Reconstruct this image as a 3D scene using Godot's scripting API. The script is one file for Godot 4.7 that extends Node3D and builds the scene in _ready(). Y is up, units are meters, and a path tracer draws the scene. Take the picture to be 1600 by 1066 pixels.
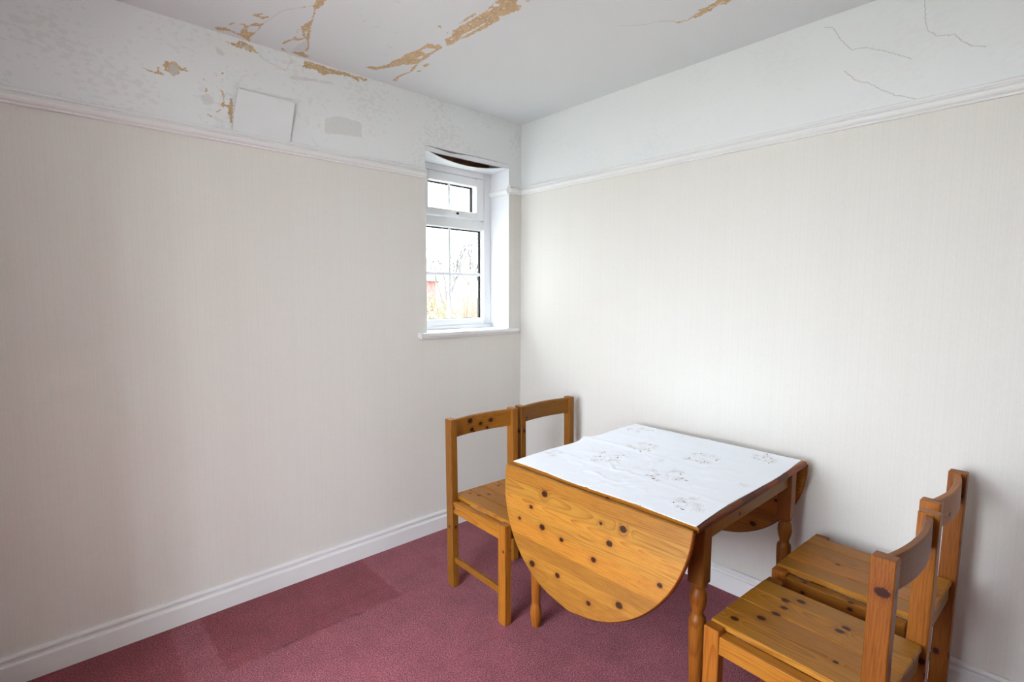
extends Node3D
# A corner of a small dining room: two walls with a picture rail, a damaged ceiling, a narrow window, a pine drop-leaf table and four chairs.
# Metres, y up. The room's far corner is the origin: wall_left is the plane z = 0 (x < 0), wall_right the plane x = 0 (z > 0).

const HEIGHT := 2.5
const BAY_X := -2.65       # the wall with the bay window, behind the camera to the left
const REAR_Z := 4.1        # the wall behind the camera
const THICK := 0.25
const RAIL_Y := 2.052

const CEILING_BARE := [
	[-1.764, 0.031, -1.753, 0.049, -1.734, 0.059, -1.707, 0.053, -1.683, 0.043, -1.671, 0.055, -1.679, 0.074, -1.675, 0.098, -1.666, 0.099, -1.676, 0.125, -1.683, 0.135, -1.701, 0.129, -1.683, 0.147, -1.669, 0.138, -1.662, 0.147, -1.658, 0.166, -1.649, 0.187, -1.632, 0.192, -1.629, 0.206, -1.623, 0.198, -1.628, 0.168, -1.624, 0.147, -1.626, 0.117, -1.629, 0.084, -1.631, 0.046, -1.630, 0.023, -1.620, 0.028, -1.624, -0.008, -1.639, 0.015, -1.661, 0.028, -1.681, 0.036, -1.704, 0.042, -1.727, 0.035, -1.746, 0.017],
	[-1.728, 0.102, -1.718, 0.128, -1.713, 0.124, -1.721, 0.098],
	[-1.678, 0.237, -1.667, 0.259, -1.647, 0.286, -1.653, 0.264, -1.654, 0.247, -1.633, 0.266, -1.629, 0.275, -1.624, 0.261, -1.641, 0.232, -1.657, 0.237],
	[-1.524, 0.458, -1.527, 0.482, -1.532, 0.506, -1.526, 0.532, -1.509, 0.576, -1.503, 0.519, -1.501, 0.491, -1.505, 0.480, -1.503, 0.459, -1.509, 0.446, -1.508, 0.432, -1.515, 0.434, -1.516, 0.452],
	[-1.509, 0.431, -1.508, 0.440, -1.487, 0.365, -1.474, 0.310, -1.459, 0.262, -1.441, 0.207, -1.427, 0.162, -1.412, 0.126, -1.405, 0.093, -1.414, 0.069, -1.416, 0.113, -1.442, 0.187, -1.456, 0.193, -1.465, 0.161, -1.477, 0.149, -1.491, 0.141, -1.499, 0.115, -1.503, 0.087, -1.511, 0.070, -1.513, 0.102, -1.504, 0.129, -1.491, 0.160, -1.494, 0.181, -1.477, 0.168, -1.461, 0.197, -1.472, 0.214, -1.490, 0.252, -1.502, 0.276, -1.500, 0.311, -1.494, 0.338, -1.491, 0.361],
	[-1.455, 0.026, -1.431, 0.048, -1.415, 0.063, -1.398, 0.046, -1.378, 0.043, -1.385, 0.015, -1.408, 0.015, -1.436, 0.022],
	[-1.502, 0.033, -1.493, 0.042, -1.478, 0.020, -1.493, 0.016],
	[-1.553, 0.433, -1.548, 0.442, -1.541, 0.438, -1.546, 0.426],
	[-1.134, 0.109, -1.122, 0.137, -1.096, 0.144, -1.086, 0.170, -1.067, 0.221, -1.074, 0.254, -1.061, 0.304, -1.061, 0.365, -1.049, 0.412, -1.041, 0.455, -1.042, 0.510, -1.025, 0.519, -1.009, 0.513, -1.005, 0.538, -0.978, 0.528, -0.973, 0.504, -0.976, 0.473, -0.976, 0.428, -0.967, 0.376, -0.971, 0.325, -0.945, 0.233, -0.948, 0.195, -0.956, 0.144, -0.952, 0.093, -0.937, 0.061, -0.966, 0.062, -0.968, 0.142, -0.951, 0.210, -0.969, 0.261, -0.969, 0.311, -1.002, 0.264, -1.020, 0.264, -1.023, 0.228, -1.045, 0.192, -1.068, 0.146, -1.086, 0.112],
	[-1.011, 0.593, -1.003, 0.632, -1.021, 0.672, -1.025, 0.717, -1.022, 0.773, -1.020, 0.815, -1.019, 0.849, -1.018, 0.888, -1.030, 0.923, -1.032, 0.958, -1.039, 1.004, -1.010, 1.051, -0.963, 0.995, -0.946, 1.001, -0.928, 0.976, -0.936, 0.946, -0.943, 0.908, -0.961, 0.891, -0.937, 0.868, -0.939, 0.821, -0.940, 0.772, -0.947, 0.728, -0.948, 0.676, -0.961, 0.638, -0.960, 0.579, -0.969, 0.550, -0.990, 0.572],
	[-1.041, 0.727, -1.044, 0.787, -1.043, 0.843, -1.032, 0.837, -1.034, 0.774],
	[-1.096, 0.664, -1.090, 0.675, -1.070, 0.658, -1.078, 0.657],
	[-0.938, 0.306, -0.945, 0.341, -0.926, 0.347, -0.921, 0.305],
	[-0.931, 0.229, -0.921, 0.264, -0.914, 0.244],
	[-0.962, 1.036, -0.941, 1.051, -0.944, 1.035],
	[-1.037, 0.639, -1.036, 0.653, -1.026, 0.643],
	[-1.032, 0.680, -1.023, 0.683, -1.020, 0.667],
	[-0.400, 1.333, -0.409, 1.345, -0.396, 1.354, -0.387, 1.379, -0.399, 1.402, -0.405, 1.429, -0.407, 1.441, -0.422, 1.438, -0.426, 1.447, -0.417, 1.469, -0.423, 1.486, -0.426, 1.509, -0.438, 1.528, -0.403, 1.579, -0.384, 1.532, -0.396, 1.516, -0.402, 1.506, -0.393, 1.493, -0.395, 1.480, -0.383, 1.476, -0.385, 1.455, -0.380, 1.436, -0.377, 1.402, -0.390, 1.399, -0.384, 1.377, -0.388, 1.350, -0.393, 1.333],
]
const CEILING_PAINT_LEFT := [
	[-1.663, 0.119, -1.661, 0.143, -1.647, 0.159, -1.632, 0.165, -1.626, 0.140, -1.629, 0.106, -1.641, 0.091, -1.655, 0.087],
	[-1.464, 0.213, -1.475, 0.248, -1.475, 0.266, -1.465, 0.248, -1.457, 0.210],
	[-1.032, 0.450, -1.020, 0.477, -0.994, 0.491, -0.985, 0.486, -0.988, 0.446, -0.997, 0.423, -1.027, 0.433],
	[-1.002, 0.359, -1.001, 0.391, -0.990, 0.393, -0.990, 0.355],
	[-0.965, 0.628, -0.979, 0.686, -0.970, 0.750, -0.967, 0.812, -0.960, 0.811, -0.961, 0.743, -0.964, 0.681],
	[-1.028, 0.931, -1.030, 0.949, -1.010, 0.952, -1.005, 0.936, -1.014, 0.923],
	[-1.018, 0.892, -1.016, 0.916, -1.007, 0.903, -1.008, 0.886],
	[-0.993, 0.609, -0.994, 0.627, -0.987, 0.625, -0.983, 0.607],
	[-1.010, 0.761, -1.007, 0.769, -0.998, 0.760],
	[-0.991, 0.943, -0.977, 0.946, -0.975, 0.938],
	[-0.408, 1.467, -0.406, 1.494, -0.400, 1.494, -0.401, 1.468],
	[-0.406, 1.514, -0.403, 1.532, -0.399, 1.528, -0.399, 1.515],
]
const CEILING_SCRAPED := [
	[-1.456, 0.035, -1.458, 0.114, -1.443, 0.186, -1.414, 0.114, -1.415, 0.073],
]
const CEILING_CRACKS := [
	[-1.627, 0.195, -1.618, 0.245, -1.608, 0.310, -1.602, 0.346, -1.590, 0.373, -1.570, 0.402, -1.548, 0.433, -1.531, 0.460, -1.524, 0.470],
	[-1.492, 0.255, -1.503, 0.249, -1.503, 0.231, -1.495, 0.217],
	[-0.465, 1.296, -0.446, 1.315, -0.425, 1.332, -0.406, 1.336],
	[-1.286, 0.484, -1.275, 0.491, -1.262, 0.491],
	[-1.170, 0.372, -1.154, 0.373, -1.135, 0.369],
	[-1.128, 0.280, -1.121, 0.303],
	[-1.202, 0.494, -1.188, 0.501],
	[-1.628, 0.168, -1.625, 0.124],
	[-0.559, 1.156, -0.480, 1.239, -0.470, 1.278, -0.410, 1.338],
	[-1.307, 0.705, -1.290, 0.705],
	[-1.365, 0.520, -1.353, 0.525],
	[-1.340, 0.489, -1.330, 0.498],
]
const FRIEZE_BARE := [
	[-1.719, 2.476, -1.704, 2.471, -1.673, 2.475, -1.671, 2.485, -1.666, 2.493, -1.648, 2.493, -1.622, 2.487, -1.606, 2.482, -1.597, 2.468, -1.586, 2.464, -1.594, 2.459, -1.607, 2.465, -1.620, 2.458, -1.636, 2.463, -1.652, 2.465, -1.674, 2.460, -1.689, 2.466, -1.705, 2.468],
	[-1.387, 2.488, -1.366, 2.494, -1.336, 2.492, -1.305, 2.494, -1.271, 2.491, -1.227, 2.493, -1.186, 2.495, -1.145, 2.491, -1.102, 2.493, -1.068, 2.493, -1.085, 2.480, -1.098, 2.477, -1.102, 2.485, -1.124, 2.485, -1.109, 2.472, -1.126, 2.473, -1.153, 2.477, -1.182, 2.479, -1.211, 2.476, -1.243, 2.471, -1.275, 2.462, -1.295, 2.451, -1.311, 2.452, -1.329, 2.465, -1.352, 2.464, -1.378, 2.460, -1.397, 2.461, -1.389, 2.475],
	[-1.036, 2.515, -1.018, 2.522, -0.996, 2.514, -1.023, 2.503],
	[-0.982, 2.506, -0.962, 2.511, -0.973, 2.504],
	[-2.016, 2.283, -2.000, 2.280, -1.975, 2.277, -1.962, 2.280, -1.966, 2.292, -1.961, 2.297, -1.956, 2.282, -1.944, 2.274, -1.949, 2.269, -1.966, 2.272, -1.991, 2.272],
	[-1.948, 2.310, -1.941, 2.324, -1.930, 2.330, -1.925, 2.325, -1.908, 2.334, -1.896, 2.329, -1.886, 2.316, -1.880, 2.316, -1.866, 2.324, -1.863, 2.314, -1.857, 2.311, -1.870, 2.308, -1.880, 2.309, -1.890, 2.300, -1.898, 2.285, -1.914, 2.280, -1.927, 2.285, -1.933, 2.294, -1.944, 2.291, -1.939, 2.303],
	[-1.744, 2.270, -1.733, 2.261, -1.728, 2.246, -1.734, 2.229, -1.731, 2.214, -1.718, 2.213, -1.708, 2.228, -1.706, 2.246, -1.700, 2.245, -1.704, 2.141, -1.715, 2.142, -1.714, 2.175, -1.719, 2.181, -1.715, 2.202, -1.731, 2.206, -1.737, 2.197, -1.746, 2.209, -1.736, 2.221, -1.735, 2.245, -1.743, 2.264],
	[-1.801, 2.159, -1.782, 2.155, -1.784, 2.148, -1.799, 2.153],
	[-1.766, 2.175, -1.746, 2.191, -1.745, 2.187, -1.762, 2.171],
	[-1.767, 2.325, -1.753, 2.327, -1.755, 2.322],
	[-1.807, 2.300, -1.803, 2.294, -1.807, 2.288],
	[-1.803, 2.258, -1.794, 2.263, -1.796, 2.248, -1.802, 2.244],
	[-1.735, 2.340, -1.731, 2.340, -1.731, 2.332, -1.735, 2.331],
	[-1.735, 2.318, -1.730, 2.316, -1.735, 2.312],
]
const FRIEZE_PALE := [
	[-1.667, 2.473, -1.635, 2.480, -1.623, 2.474, -1.623, 2.464, -1.649, 2.466],
	[-1.927, 2.314, -1.912, 2.326, -1.896, 2.319, -1.893, 2.305, -1.901, 2.288, -1.914, 2.282, -1.927, 2.288],
]
const FRIEZE_SCRAPED := [
	[-1.453, 2.488, -1.443, 2.481, -1.438, 2.468, -1.451, 2.457, -1.459, 2.441, -1.466, 2.432, -1.462, 2.454, -1.449, 2.468],
	[-1.297, 2.251, -1.233, 2.277, -1.180, 2.278, -1.108, 2.270, -1.109, 2.203, -1.299, 2.184],
	[-1.467, 2.400, -1.402, 2.415, -1.338, 2.421, -1.245, 2.428, -1.253, 2.420, -1.339, 2.410, -1.450, 2.391],
	[-1.756, 2.440, -1.736, 2.431, -1.722, 2.424, -1.730, 2.406, -1.751, 2.415],
	[-1.820, 2.223, -1.794, 2.239, -1.770, 2.228, -1.773, 2.204, -1.803, 2.193, -1.820, 2.208],
]
const FRIEZE_CRACKS := [
	[-1.586, 2.462, -1.565, 2.444, -1.542, 2.436, -1.522, 2.435, -1.501, 2.429, -1.470, 2.422],
	[-1.704, 2.141, -1.706, 2.108],
	[-1.842, 2.107, -1.793, 2.107, -1.750, 2.107, -1.706, 2.108],
	[-1.418, 2.465, -1.404, 2.460],
]
const FRIEZE_RIGHT_CRACKS := [
	[1.746, 2.466, 1.776, 2.455, 1.812, 2.393, 1.846, 2.349, 1.893, 2.341, 1.978, 2.294, 2.037, 2.254],
	[1.826, 2.277, 1.868, 2.229, 1.908, 2.209, 1.948, 2.176, 1.994, 2.141, 2.023, 2.129, 2.057, 2.110],
	[2.062, 2.459, 2.069, 2.368, 2.079, 2.333, 2.107, 2.307, 2.152, 2.295, 2.173, 2.268, 2.199, 2.244, 2.235, 2.228],
]

var M := {}
var noise := FastNoiseLite.new()
var taken := {}


# ---------------------------------------------------------------- mesh helpers
class Shape:
	var st := SurfaceTool.new()
	var uv: Callable            # (point, normal) -> Vector2

	func _init(mapping = null) -> void:
		st.begin(Mesh.PRIMITIVE_TRIANGLES)
		uv = Shape.metres if mapping == null else mapping

	static func metres(p: Vector3, n: Vector3) -> Vector2:
		var a := n.abs()
		if a.y >= a.x and a.y >= a.z:
			return Vector2(p.x, p.z)
		return Vector2(p.z, p.y) if a.x > a.z else Vector2(p.x, p.y)

	func put(p: Vector3, n: Vector3, t: Vector2) -> void:
		st.set_normal(n)
		st.set_uv(t)
		st.add_vertex(p)

	func tri(a: Vector3, b: Vector3, c: Vector3, out := Vector3.ZERO) -> void:
		var n := (b - a).cross(c - a)
		if n.length_squared() < 1e-18:
			return
		n = n.normalized()
		if out != Vector3.ZERO and n.dot(out) < 0.0:
			n = -n
			var k := b
			b = c
			c = k
		put(a, n, uv.call(a, n))
		put(c, n, uv.call(c, n))
		put(b, n, uv.call(b, n))

	func quad(a: Vector3, b: Vector3, c: Vector3, d: Vector3, out := Vector3.ZERO) -> void:
		tri(a, b, c, out)
		tri(a, c, d, out)

	# a quad with its own normals, corners anticlockwise seen from outside
	func smooth(p: Array, n: Array, t: Array) -> void:
		for k in [0, 2, 1, 0, 3, 2]:
			put(p[k], n[k], t[k])

	func box(lo: Vector3, hi: Vector3) -> void:
		chamfered(lo, hi, 0.0)

	func chamfered(lo: Vector3, hi: Vector3, b: float, bend = null) -> void:
		var c := (lo + hi) / 2.0
		var h := (hi - lo) / 2.0
		var at := func(i: int, s: Vector3) -> Vector3:
			var q := h - Vector3.ONE * b
			q[i] = h[i]
			var p := c + q * s
			return bend.call(p) if bend != null else p
		for i in 3:
			var j := (i + 1) % 3
			var k := (i + 2) % 3
			for s in [-1.0, 1.0]:
				var corner := []
				for e in [[-1.0, -1.0], [1.0, -1.0], [1.0, 1.0], [-1.0, 1.0]]:
					var v := Vector3.ZERO
					v[i] = s
					v[j] = e[0]
					v[k] = e[1]
					corner.append(at.call(i, v))
				var o := Vector3.ZERO
				o[i] = s
				quad(corner[0], corner[1], corner[2], corner[3], o)
		if b <= 0.0:
			return
		for k in 3:
			var i := (k + 1) % 3
			var j := (k + 2) % 3
			for si in [-1.0, 1.0]:
				for sj in [-1.0, 1.0]:
					var v := Vector3.ZERO
					v[i] = si
					v[j] = sj
					var o := v
					v[k] = -1.0
					var w := v
					w[k] = 1.0
					quad(at.call(i, v), at.call(i, w), at.call(j, w), at.call(j, v), o)
		for sx in [-1.0, 1.0]:
			for sy in [-1.0, 1.0]:
				for sz in [-1.0, 1.0]:
					var s := Vector3(sx, sy, sz)
					tri(at.call(0, s), at.call(1, s), at.call(2, s), s)

	# profile points (out from the wall, height) swept from a to b
	func moulding(profile: Array, a: Vector3, b: Vector3, out: Vector3) -> void:
		var mid := Vector2.ZERO
		for q in profile:
			mid += q / profile.size()
		for i in profile.size():
			var p: Vector2 = profile[i]
			var q: Vector2 = profile[(i + 1) % profile.size()]
			var e := q - p
			var n2 := Vector2(e.y, -e.x)
			if n2.dot((p + q) / 2.0 - mid) < 0.0 and p.x < 0.001 and q.x < 0.001:
				n2 = -n2
			var n := out * n2.x + Vector3.UP * n2.y
			quad(a + out * p.x + Vector3.UP * p.y, b + out * p.x + Vector3.UP * p.y, b + out * q.x + Vector3.UP * q.y, a + out * q.x + Vector3.UP * q.y, n)
		var flat := PackedVector2Array(profile)
		var t := Geometry2D.triangulate_polygon(flat)
		for end in [[a, (a - b).normalized()], [b, (b - a).normalized()]]:
			for i in range(0, t.size(), 3):
				var w := []
				for k in 3:
					var q: Vector2 = flat[t[i + k]]
					w.append(end[0] + out * q.x + Vector3.UP * q.y)
				tri(w[0], w[1], w[2], end[1])

	# points (radius, height) turned round the axis through centre
	func lathe(profile: Array, centre: Vector3, sides: int, mapping: Callable) -> void:
		for i in profile.size() - 1:
			var p: Vector2 = profile[i]
			var q: Vector2 = profile[i + 1]
			var tp: Vector2 = q - profile[maxi(i - 1, 0)]
			var tq: Vector2 = profile[mini(i + 2, profile.size() - 1)] - p
			var np := Vector2(tp.y, -tp.x).normalized()
			var nq := Vector2(tq.y, -tq.x).normalized()
			for k in sides:
				var a := TAU * k / sides
				var b := TAU * (k + 1) / sides
				var da := Vector3(cos(a), 0, sin(a))
				var db := Vector3(cos(b), 0, sin(b))
				var up := Vector3.UP
				smooth([centre + da * p.x + up * p.y, centre + da * q.x + up * q.y, centre + db * q.x + up * q.y, centre + db * p.x + up * p.y],
					[da * np.x + up * np.y, da * nq.x + up * nq.y, db * nq.x + up * nq.y, db * np.x + up * np.y],
					[mapping.call(p.y, float(k) / sides), mapping.call(q.y, float(k) / sides), mapping.call(q.y, float(k + 1) / sides), mapping.call(p.y, float(k + 1) / sides)])

	func tube(a: Vector3, b: Vector3, ra: float, rb: float, sides := 5) -> void:
		var d := (b - a).normalized()
		var u := d.cross(Vector3.RIGHT if absf(d.x) < 0.8 else Vector3.UP).normalized()
		var v := d.cross(u)
		for k in sides:
			var x := TAU * k / sides
			var y := TAU * (k + 1) / sides
			var dx := u * cos(x) + v * sin(x)
			var dy := u * cos(y) + v * sin(y)
			quad(a + dx * ra, a + dy * ra, b + dy * rb, b + dx * rb, dx + dy)

	func done(onto: ArrayMesh = null) -> ArrayMesh:
		st.index()
		return st.commit(onto)


func mesh(called: String, m: Mesh, material: Material, parent: Node = self) -> MeshInstance3D:
	var o := MeshInstance3D.new()
	o.name = called
	o.mesh = m
	if material:
		for s in m.get_surface_count():
			if m.surface_get_material(s) == null:
				o.set_surface_override_material(s, material)
	o.cast_shadow = GeometryInstance3D.SHADOW_CASTING_SETTING_ON
	parent.add_child(o, true)
	return o


func numbered(called: String) -> String:
	var n: int = taken.get(called, 0)
	taken[called] = n + 1
	return called if n == 0 else "%s_%03d" % [called, n]


func thing(called: String, label: String, category: String, at := Vector3.ZERO, turn := 0.0, group := "") -> Node3D:
	var o := Node3D.new()
	o.name = numbered(called)
	add_child(o)
	o.position = at
	o.rotation.y = turn
	tag(o, label, category, group)
	return o


func tag(o: Node, label: String, category: String, group := "") -> void:
	o.set_meta("label", label)
	o.set_meta("category", category)
	if group:
		o.set_meta("group", group)


func setting(o: Node, label: String, category: String) -> void:
	o.set_meta("kind", "structure")
	tag(o, label, category)


func polygon(a: Array) -> PackedVector2Array:
	var p := PackedVector2Array()
	for i in range(0, a.size(), 2):
		p.append(Vector2(a[i], a[i + 1]))
	return p


# ---------------------------------------------------------------- computed textures
func texture(im: Image) -> ImageTexture:
	return ImageTexture.create_from_image(im)


func material(color: Color, rough := 0.6, tex: Texture2D = null) -> StandardMaterial3D:
	var m := StandardMaterial3D.new()
	m.albedo_color = color
	m.roughness = rough
	m.albedo_texture = tex
	return m


# Pine: boards lie along u; each is cut from its own log, so that the year rings show as lines or arches. Knots are [u, v, size].
func pine(width: float, height: float, per_metre: float, boards: Array, knots: Array, seed_at: int) -> Image:
	var w := int(width * per_metre)
	var h := int(height * per_metre)
	var data := PackedByteArray()
	data.resize(w * h * 3)
	var rng := RandomNumberGenerator.new()
	rng.seed = seed_at
	var wave := FastNoiseLite.new()
	wave.seed = seed_at
	wave.frequency = 1.0
	wave.fractal_octaves = 2
	var fibre := FastNoiseLite.new()
	fibre.seed = seed_at + 7
	fibre.frequency = 1.0
	fibre.fractal_octaves = 2
	for b in boards.size():
		var v0: float = boards[b][0]
		var v1: float = boards[b][1]
		var tone: float = boards[b][2]
		var side := rng.randf_range(-0.07, 0.07)
		var deep := rng.randf_range(0.02, 0.10)
		var slope := rng.randf_range(-0.05, 0.05)
		var ring := rng.randf_range(0.0030, 0.0052)
		var redder := rng.randf_range(-0.5, 1.0)
		var mine := []
		for k in knots:
			if k[1] >= v0 - 0.01 and k[1] < v1 + 0.01:
				mine.append(k)
		for y in range(int(v0 * per_metre), mini(int(ceil(v1 * per_metre)), h)):
			var v := y / per_metre
			for x in w:
				var u := x / per_metre
				var dv := v - (v0 + v1) / 2.0 + side + 0.006 * wave.get_noise_2d(u * 1.6, b * 9.0)
				var dd := deep + slope * u + 0.0035 * wave.get_noise_2d(u * 2.0 + 40.0, b * 7.0 + v * 3.0)
				var r := sqrt(dv * dv + dd * dd)
				var dark := 0.0
				var halo := 0.0
				for k in mine:
					var du: float = u - k[0]
					var dk: float = v - k[1]
					var z: float = k[2] * 1.2
					if absf(du) < z * 7.0:
						var q := du * du / (z * z * 1.7) + dk * dk / (z * z)
						r += z * 0.7 * exp(-q * 0.3)
						dark = maxf(dark, 1.0 - smoothstep(0.75, 1.15, q + 0.5 * fibre.get_noise_2d(u * 300.0, v * 300.0)))
						halo = maxf(halo, exp(-q * 0.35))
				var f := r / ring + 0.25 * wave.get_noise_2d(u * 4.0, v * 16.0 + b * 3.0)
				f -= floorf(f)
				var late := f * f * f if f < 0.93 else (1.0 - f) * 11.0
				var g := fibre.get_noise_2d(u * 7.0, v * 230.0)
				var t := clampf(late * 0.58 + g * 0.34 + 0.04 + halo * 0.4, 0.0, 1.0)
				var lum := 1.0 + tone * 0.2 - 0.05 + 0.05 * wave.get_noise_2d(u * 1.6 + 90.0, v * 9.0)
				var cr := lerpf(0.665, 0.465, t) * lum
				var cg := lerpf(0.474 - 0.018 * redder, 0.262 - 0.018 * redder, t) * lum
				var cb := lerpf(0.198 - 0.02 * redder, 0.082, t) * lum
				if dark > 0.0:
					cr = lerpf(cr, 0.20, dark * 0.95)
					cg = lerpf(cg, 0.085, dark * 0.95)
					cb = lerpf(cb, 0.04, dark * 0.95)
				var at := (y * w + x) * 3
				data[at] = int(clampf(cr, 0.0, 1.0) * 255.0)
				data[at + 1] = int(clampf(cg, 0.0, 1.0) * 255.0)
				data[at + 2] = int(clampf(cb, 0.0, 1.0) * 255.0)
	return Image.create_from_data(w, h, false, Image.FORMAT_RGB8, data)


# Painted plaster over a rectangle that starts at origin: where the paint has come away the tan lining below shows; scrapes and cracks are grey.
func plaster(size: Vector2, origin: Vector2, per_metre: Vector2, bare: Array, left: Array, scraped: Array, pale: Array, cracks: Array, paint: Color, scuffs: float) -> Array:
	var w := int(size.x * per_metre.x)
	var h := int(size.y * per_metre.y)
	var im := Image.create(w, h, false, Image.FORMAT_RGB8)
	im.fill(paint)
	var relief := Image.create(w, h, false, Image.FORMAT_L8)
	relief.fill(Color(0.8, 0.8, 0.8))
	var rag := FastNoiseLite.new()
	rag.seed = 11
	rag.frequency = 1.0
	rag.fractal_octaves = 3
	if scuffs > 0.0:
		var scrape := FastNoiseLite.new()
		scrape.seed = 5
		scrape.frequency = 1.0
		scrape.fractal_octaves = 4
		for y in h:
			for x in w:
				var p := Vector2(x / per_metre.x, y / per_metre.y)
				var big := scrape.get_noise_2d(p.x * 3.0, p.y * 4.0)
				var s := scrape.get_noise_2d(p.x * 26.0 + 30.0, p.y * 44.0)
				var t := smoothstep(0.30, 0.42, s + big * 0.75) * scuffs
				if t > 0.01:
					im.set_pixel(x, y, paint.lerp(Color(0.78, 0.785, 0.77), t))
	var tan_paper := Color(0.80, 0.685, 0.525)
	for pass_at in 4:
		var list: Array = [scraped, bare, left, pale][pass_at]
		for a in list:
			var poly := polygon(a)
			var lo := poly[0]
			var hi := poly[0]
			for q in poly:
				lo = lo.min(q)
				hi = hi.max(q)
			lo -= Vector2(0.012, 0.012)
			hi += Vector2(0.012, 0.012)
			for y in range(maxi(0, int((lo.y - origin.y) * per_metre.y)), mini(h, int((hi.y - origin.y) * per_metre.y) + 1)):
				for x in range(maxi(0, int((lo.x - origin.x) * per_metre.x)), mini(w, int((hi.x - origin.x) * per_metre.x) + 1)):
					var p := origin + Vector2((x + 0.5) / per_metre.x, (y + 0.5) / per_metre.y)
					var j := p + 0.006 * Vector2(rag.get_noise_2d(p.x * 70.0, p.y * 70.0), rag.get_noise_2d(p.x * 70.0 + 50.0, p.y * 70.0))
					if not Geometry2D.is_point_in_polygon(j, poly):
						continue
					if pass_at == 0:
						im.set_pixel(x, y, im.get_pixel(x, y).lerp(Color(0.79, 0.785, 0.77), 0.4))
					elif pass_at == 3:
						im.set_pixel(x, y, Color(0.79, 0.78, 0.74))
					elif pass_at == 2:
						im.set_pixel(x, y, paint)
						relief.set_pixel(x, y, Color(0.8, 0.8, 0.8))
					elif rag.get_noise_2d(p.x * 95.0 + 9.0, p.y * 60.0) < 0.44:
						im.set_pixel(x, y, tan_paper * (1.0 + 0.08 * rag.get_noise_2d(p.x * 20.0, p.y * 20.0)))
						relief.set_pixel(x, y, Color(0.2, 0.2, 0.2))
	for a in cracks:
		var line := polygon(a)
		for i in line.size() - 1:
			var steps := int(line[i].distance_to(line[i + 1]) * maxf(per_metre.x, per_metre.y) * 2.0) + 1
			for s in steps:
				var p := line[i].lerp(line[i + 1], float(s) / steps)
				p += 0.003 * Vector2(rag.get_noise_2d(p.x * 60.0, p.y * 60.0), rag.get_noise_2d(p.x * 60.0, p.y * 60.0 + 70.0))
				var q := Vector2i((p - origin) * per_metre)
				if q.x >= 0 and q.y >= 0 and q.x < w and q.y < h:
					im.set_pixelv(q, Color(0.77, 0.755, 0.73))
					relief.set_pixelv(q, Color(0.55, 0.55, 0.55))
	return [texture(im), texture(relief)]


# Woven-look wallpaper: fine upright threads of uneven strength over a cream ground.
func wallpaper_image() -> Array:
	var n := 512
	var im := Image.create(n, n, false, Image.FORMAT_RGB8)
	var relief := Image.create(n, n, false, Image.FORMAT_L8)
	var rng := RandomNumberGenerator.new()
	rng.seed = 3
	var thread := []
	var k := 0
	while k < n:
		var wide := rng.randi_range(2, 5)
		var s := rng.randf()
		for i in wide:
			thread.append(s)
		k += wide
	var f := FastNoiseLite.new()
	f.seed = 8
	f.frequency = 1.0
	f.fractal_octaves = 2
	for y in n:
		for x in n:
			var a := minf(1.0, float(n - y) / 60.0)     # ease the seam where the pattern repeats
			var g := f.get_noise_2d(x * 0.35, y * 0.02) * a + f.get_noise_2d(x * 0.35, (y - n) * 0.02) * (1.0 - a)
			var fine := f.get_noise_2d(x * 0.45 + 500.0, y * 0.16)
			var t: float = clampf(0.5 + (thread[x] - 0.5) * 0.35 + g * 0.45 + fine * 0.7, 0.0, 1.0)
			im.set_pixel(x, y, Color(0.866, 0.852, 0.822).lerp(Color(0.904, 0.894, 0.871), t))
			relief.set_pixel(x, y, Color(t, t, t))
	return [texture(im), texture(relief)]


func grain_noise(seed_at: int, frequency: float, low: Color, high: Color, kind := FastNoiseLite.TYPE_SIMPLEX_SMOOTH, octaves := 3, size := 512) -> NoiseTexture2D:
	var f := FastNoiseLite.new()
	f.seed = seed_at
	f.frequency = frequency
	f.noise_type = kind
	f.fractal_octaves = octaves
	var t := NoiseTexture2D.new()
	t.width = size
	t.height = size
	t.seamless = true
	t.noise = f
	var g := Gradient.new()
	g.set_color(0, low)
	g.set_color(1, high)
	t.color_ramp = g
	return t


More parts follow.
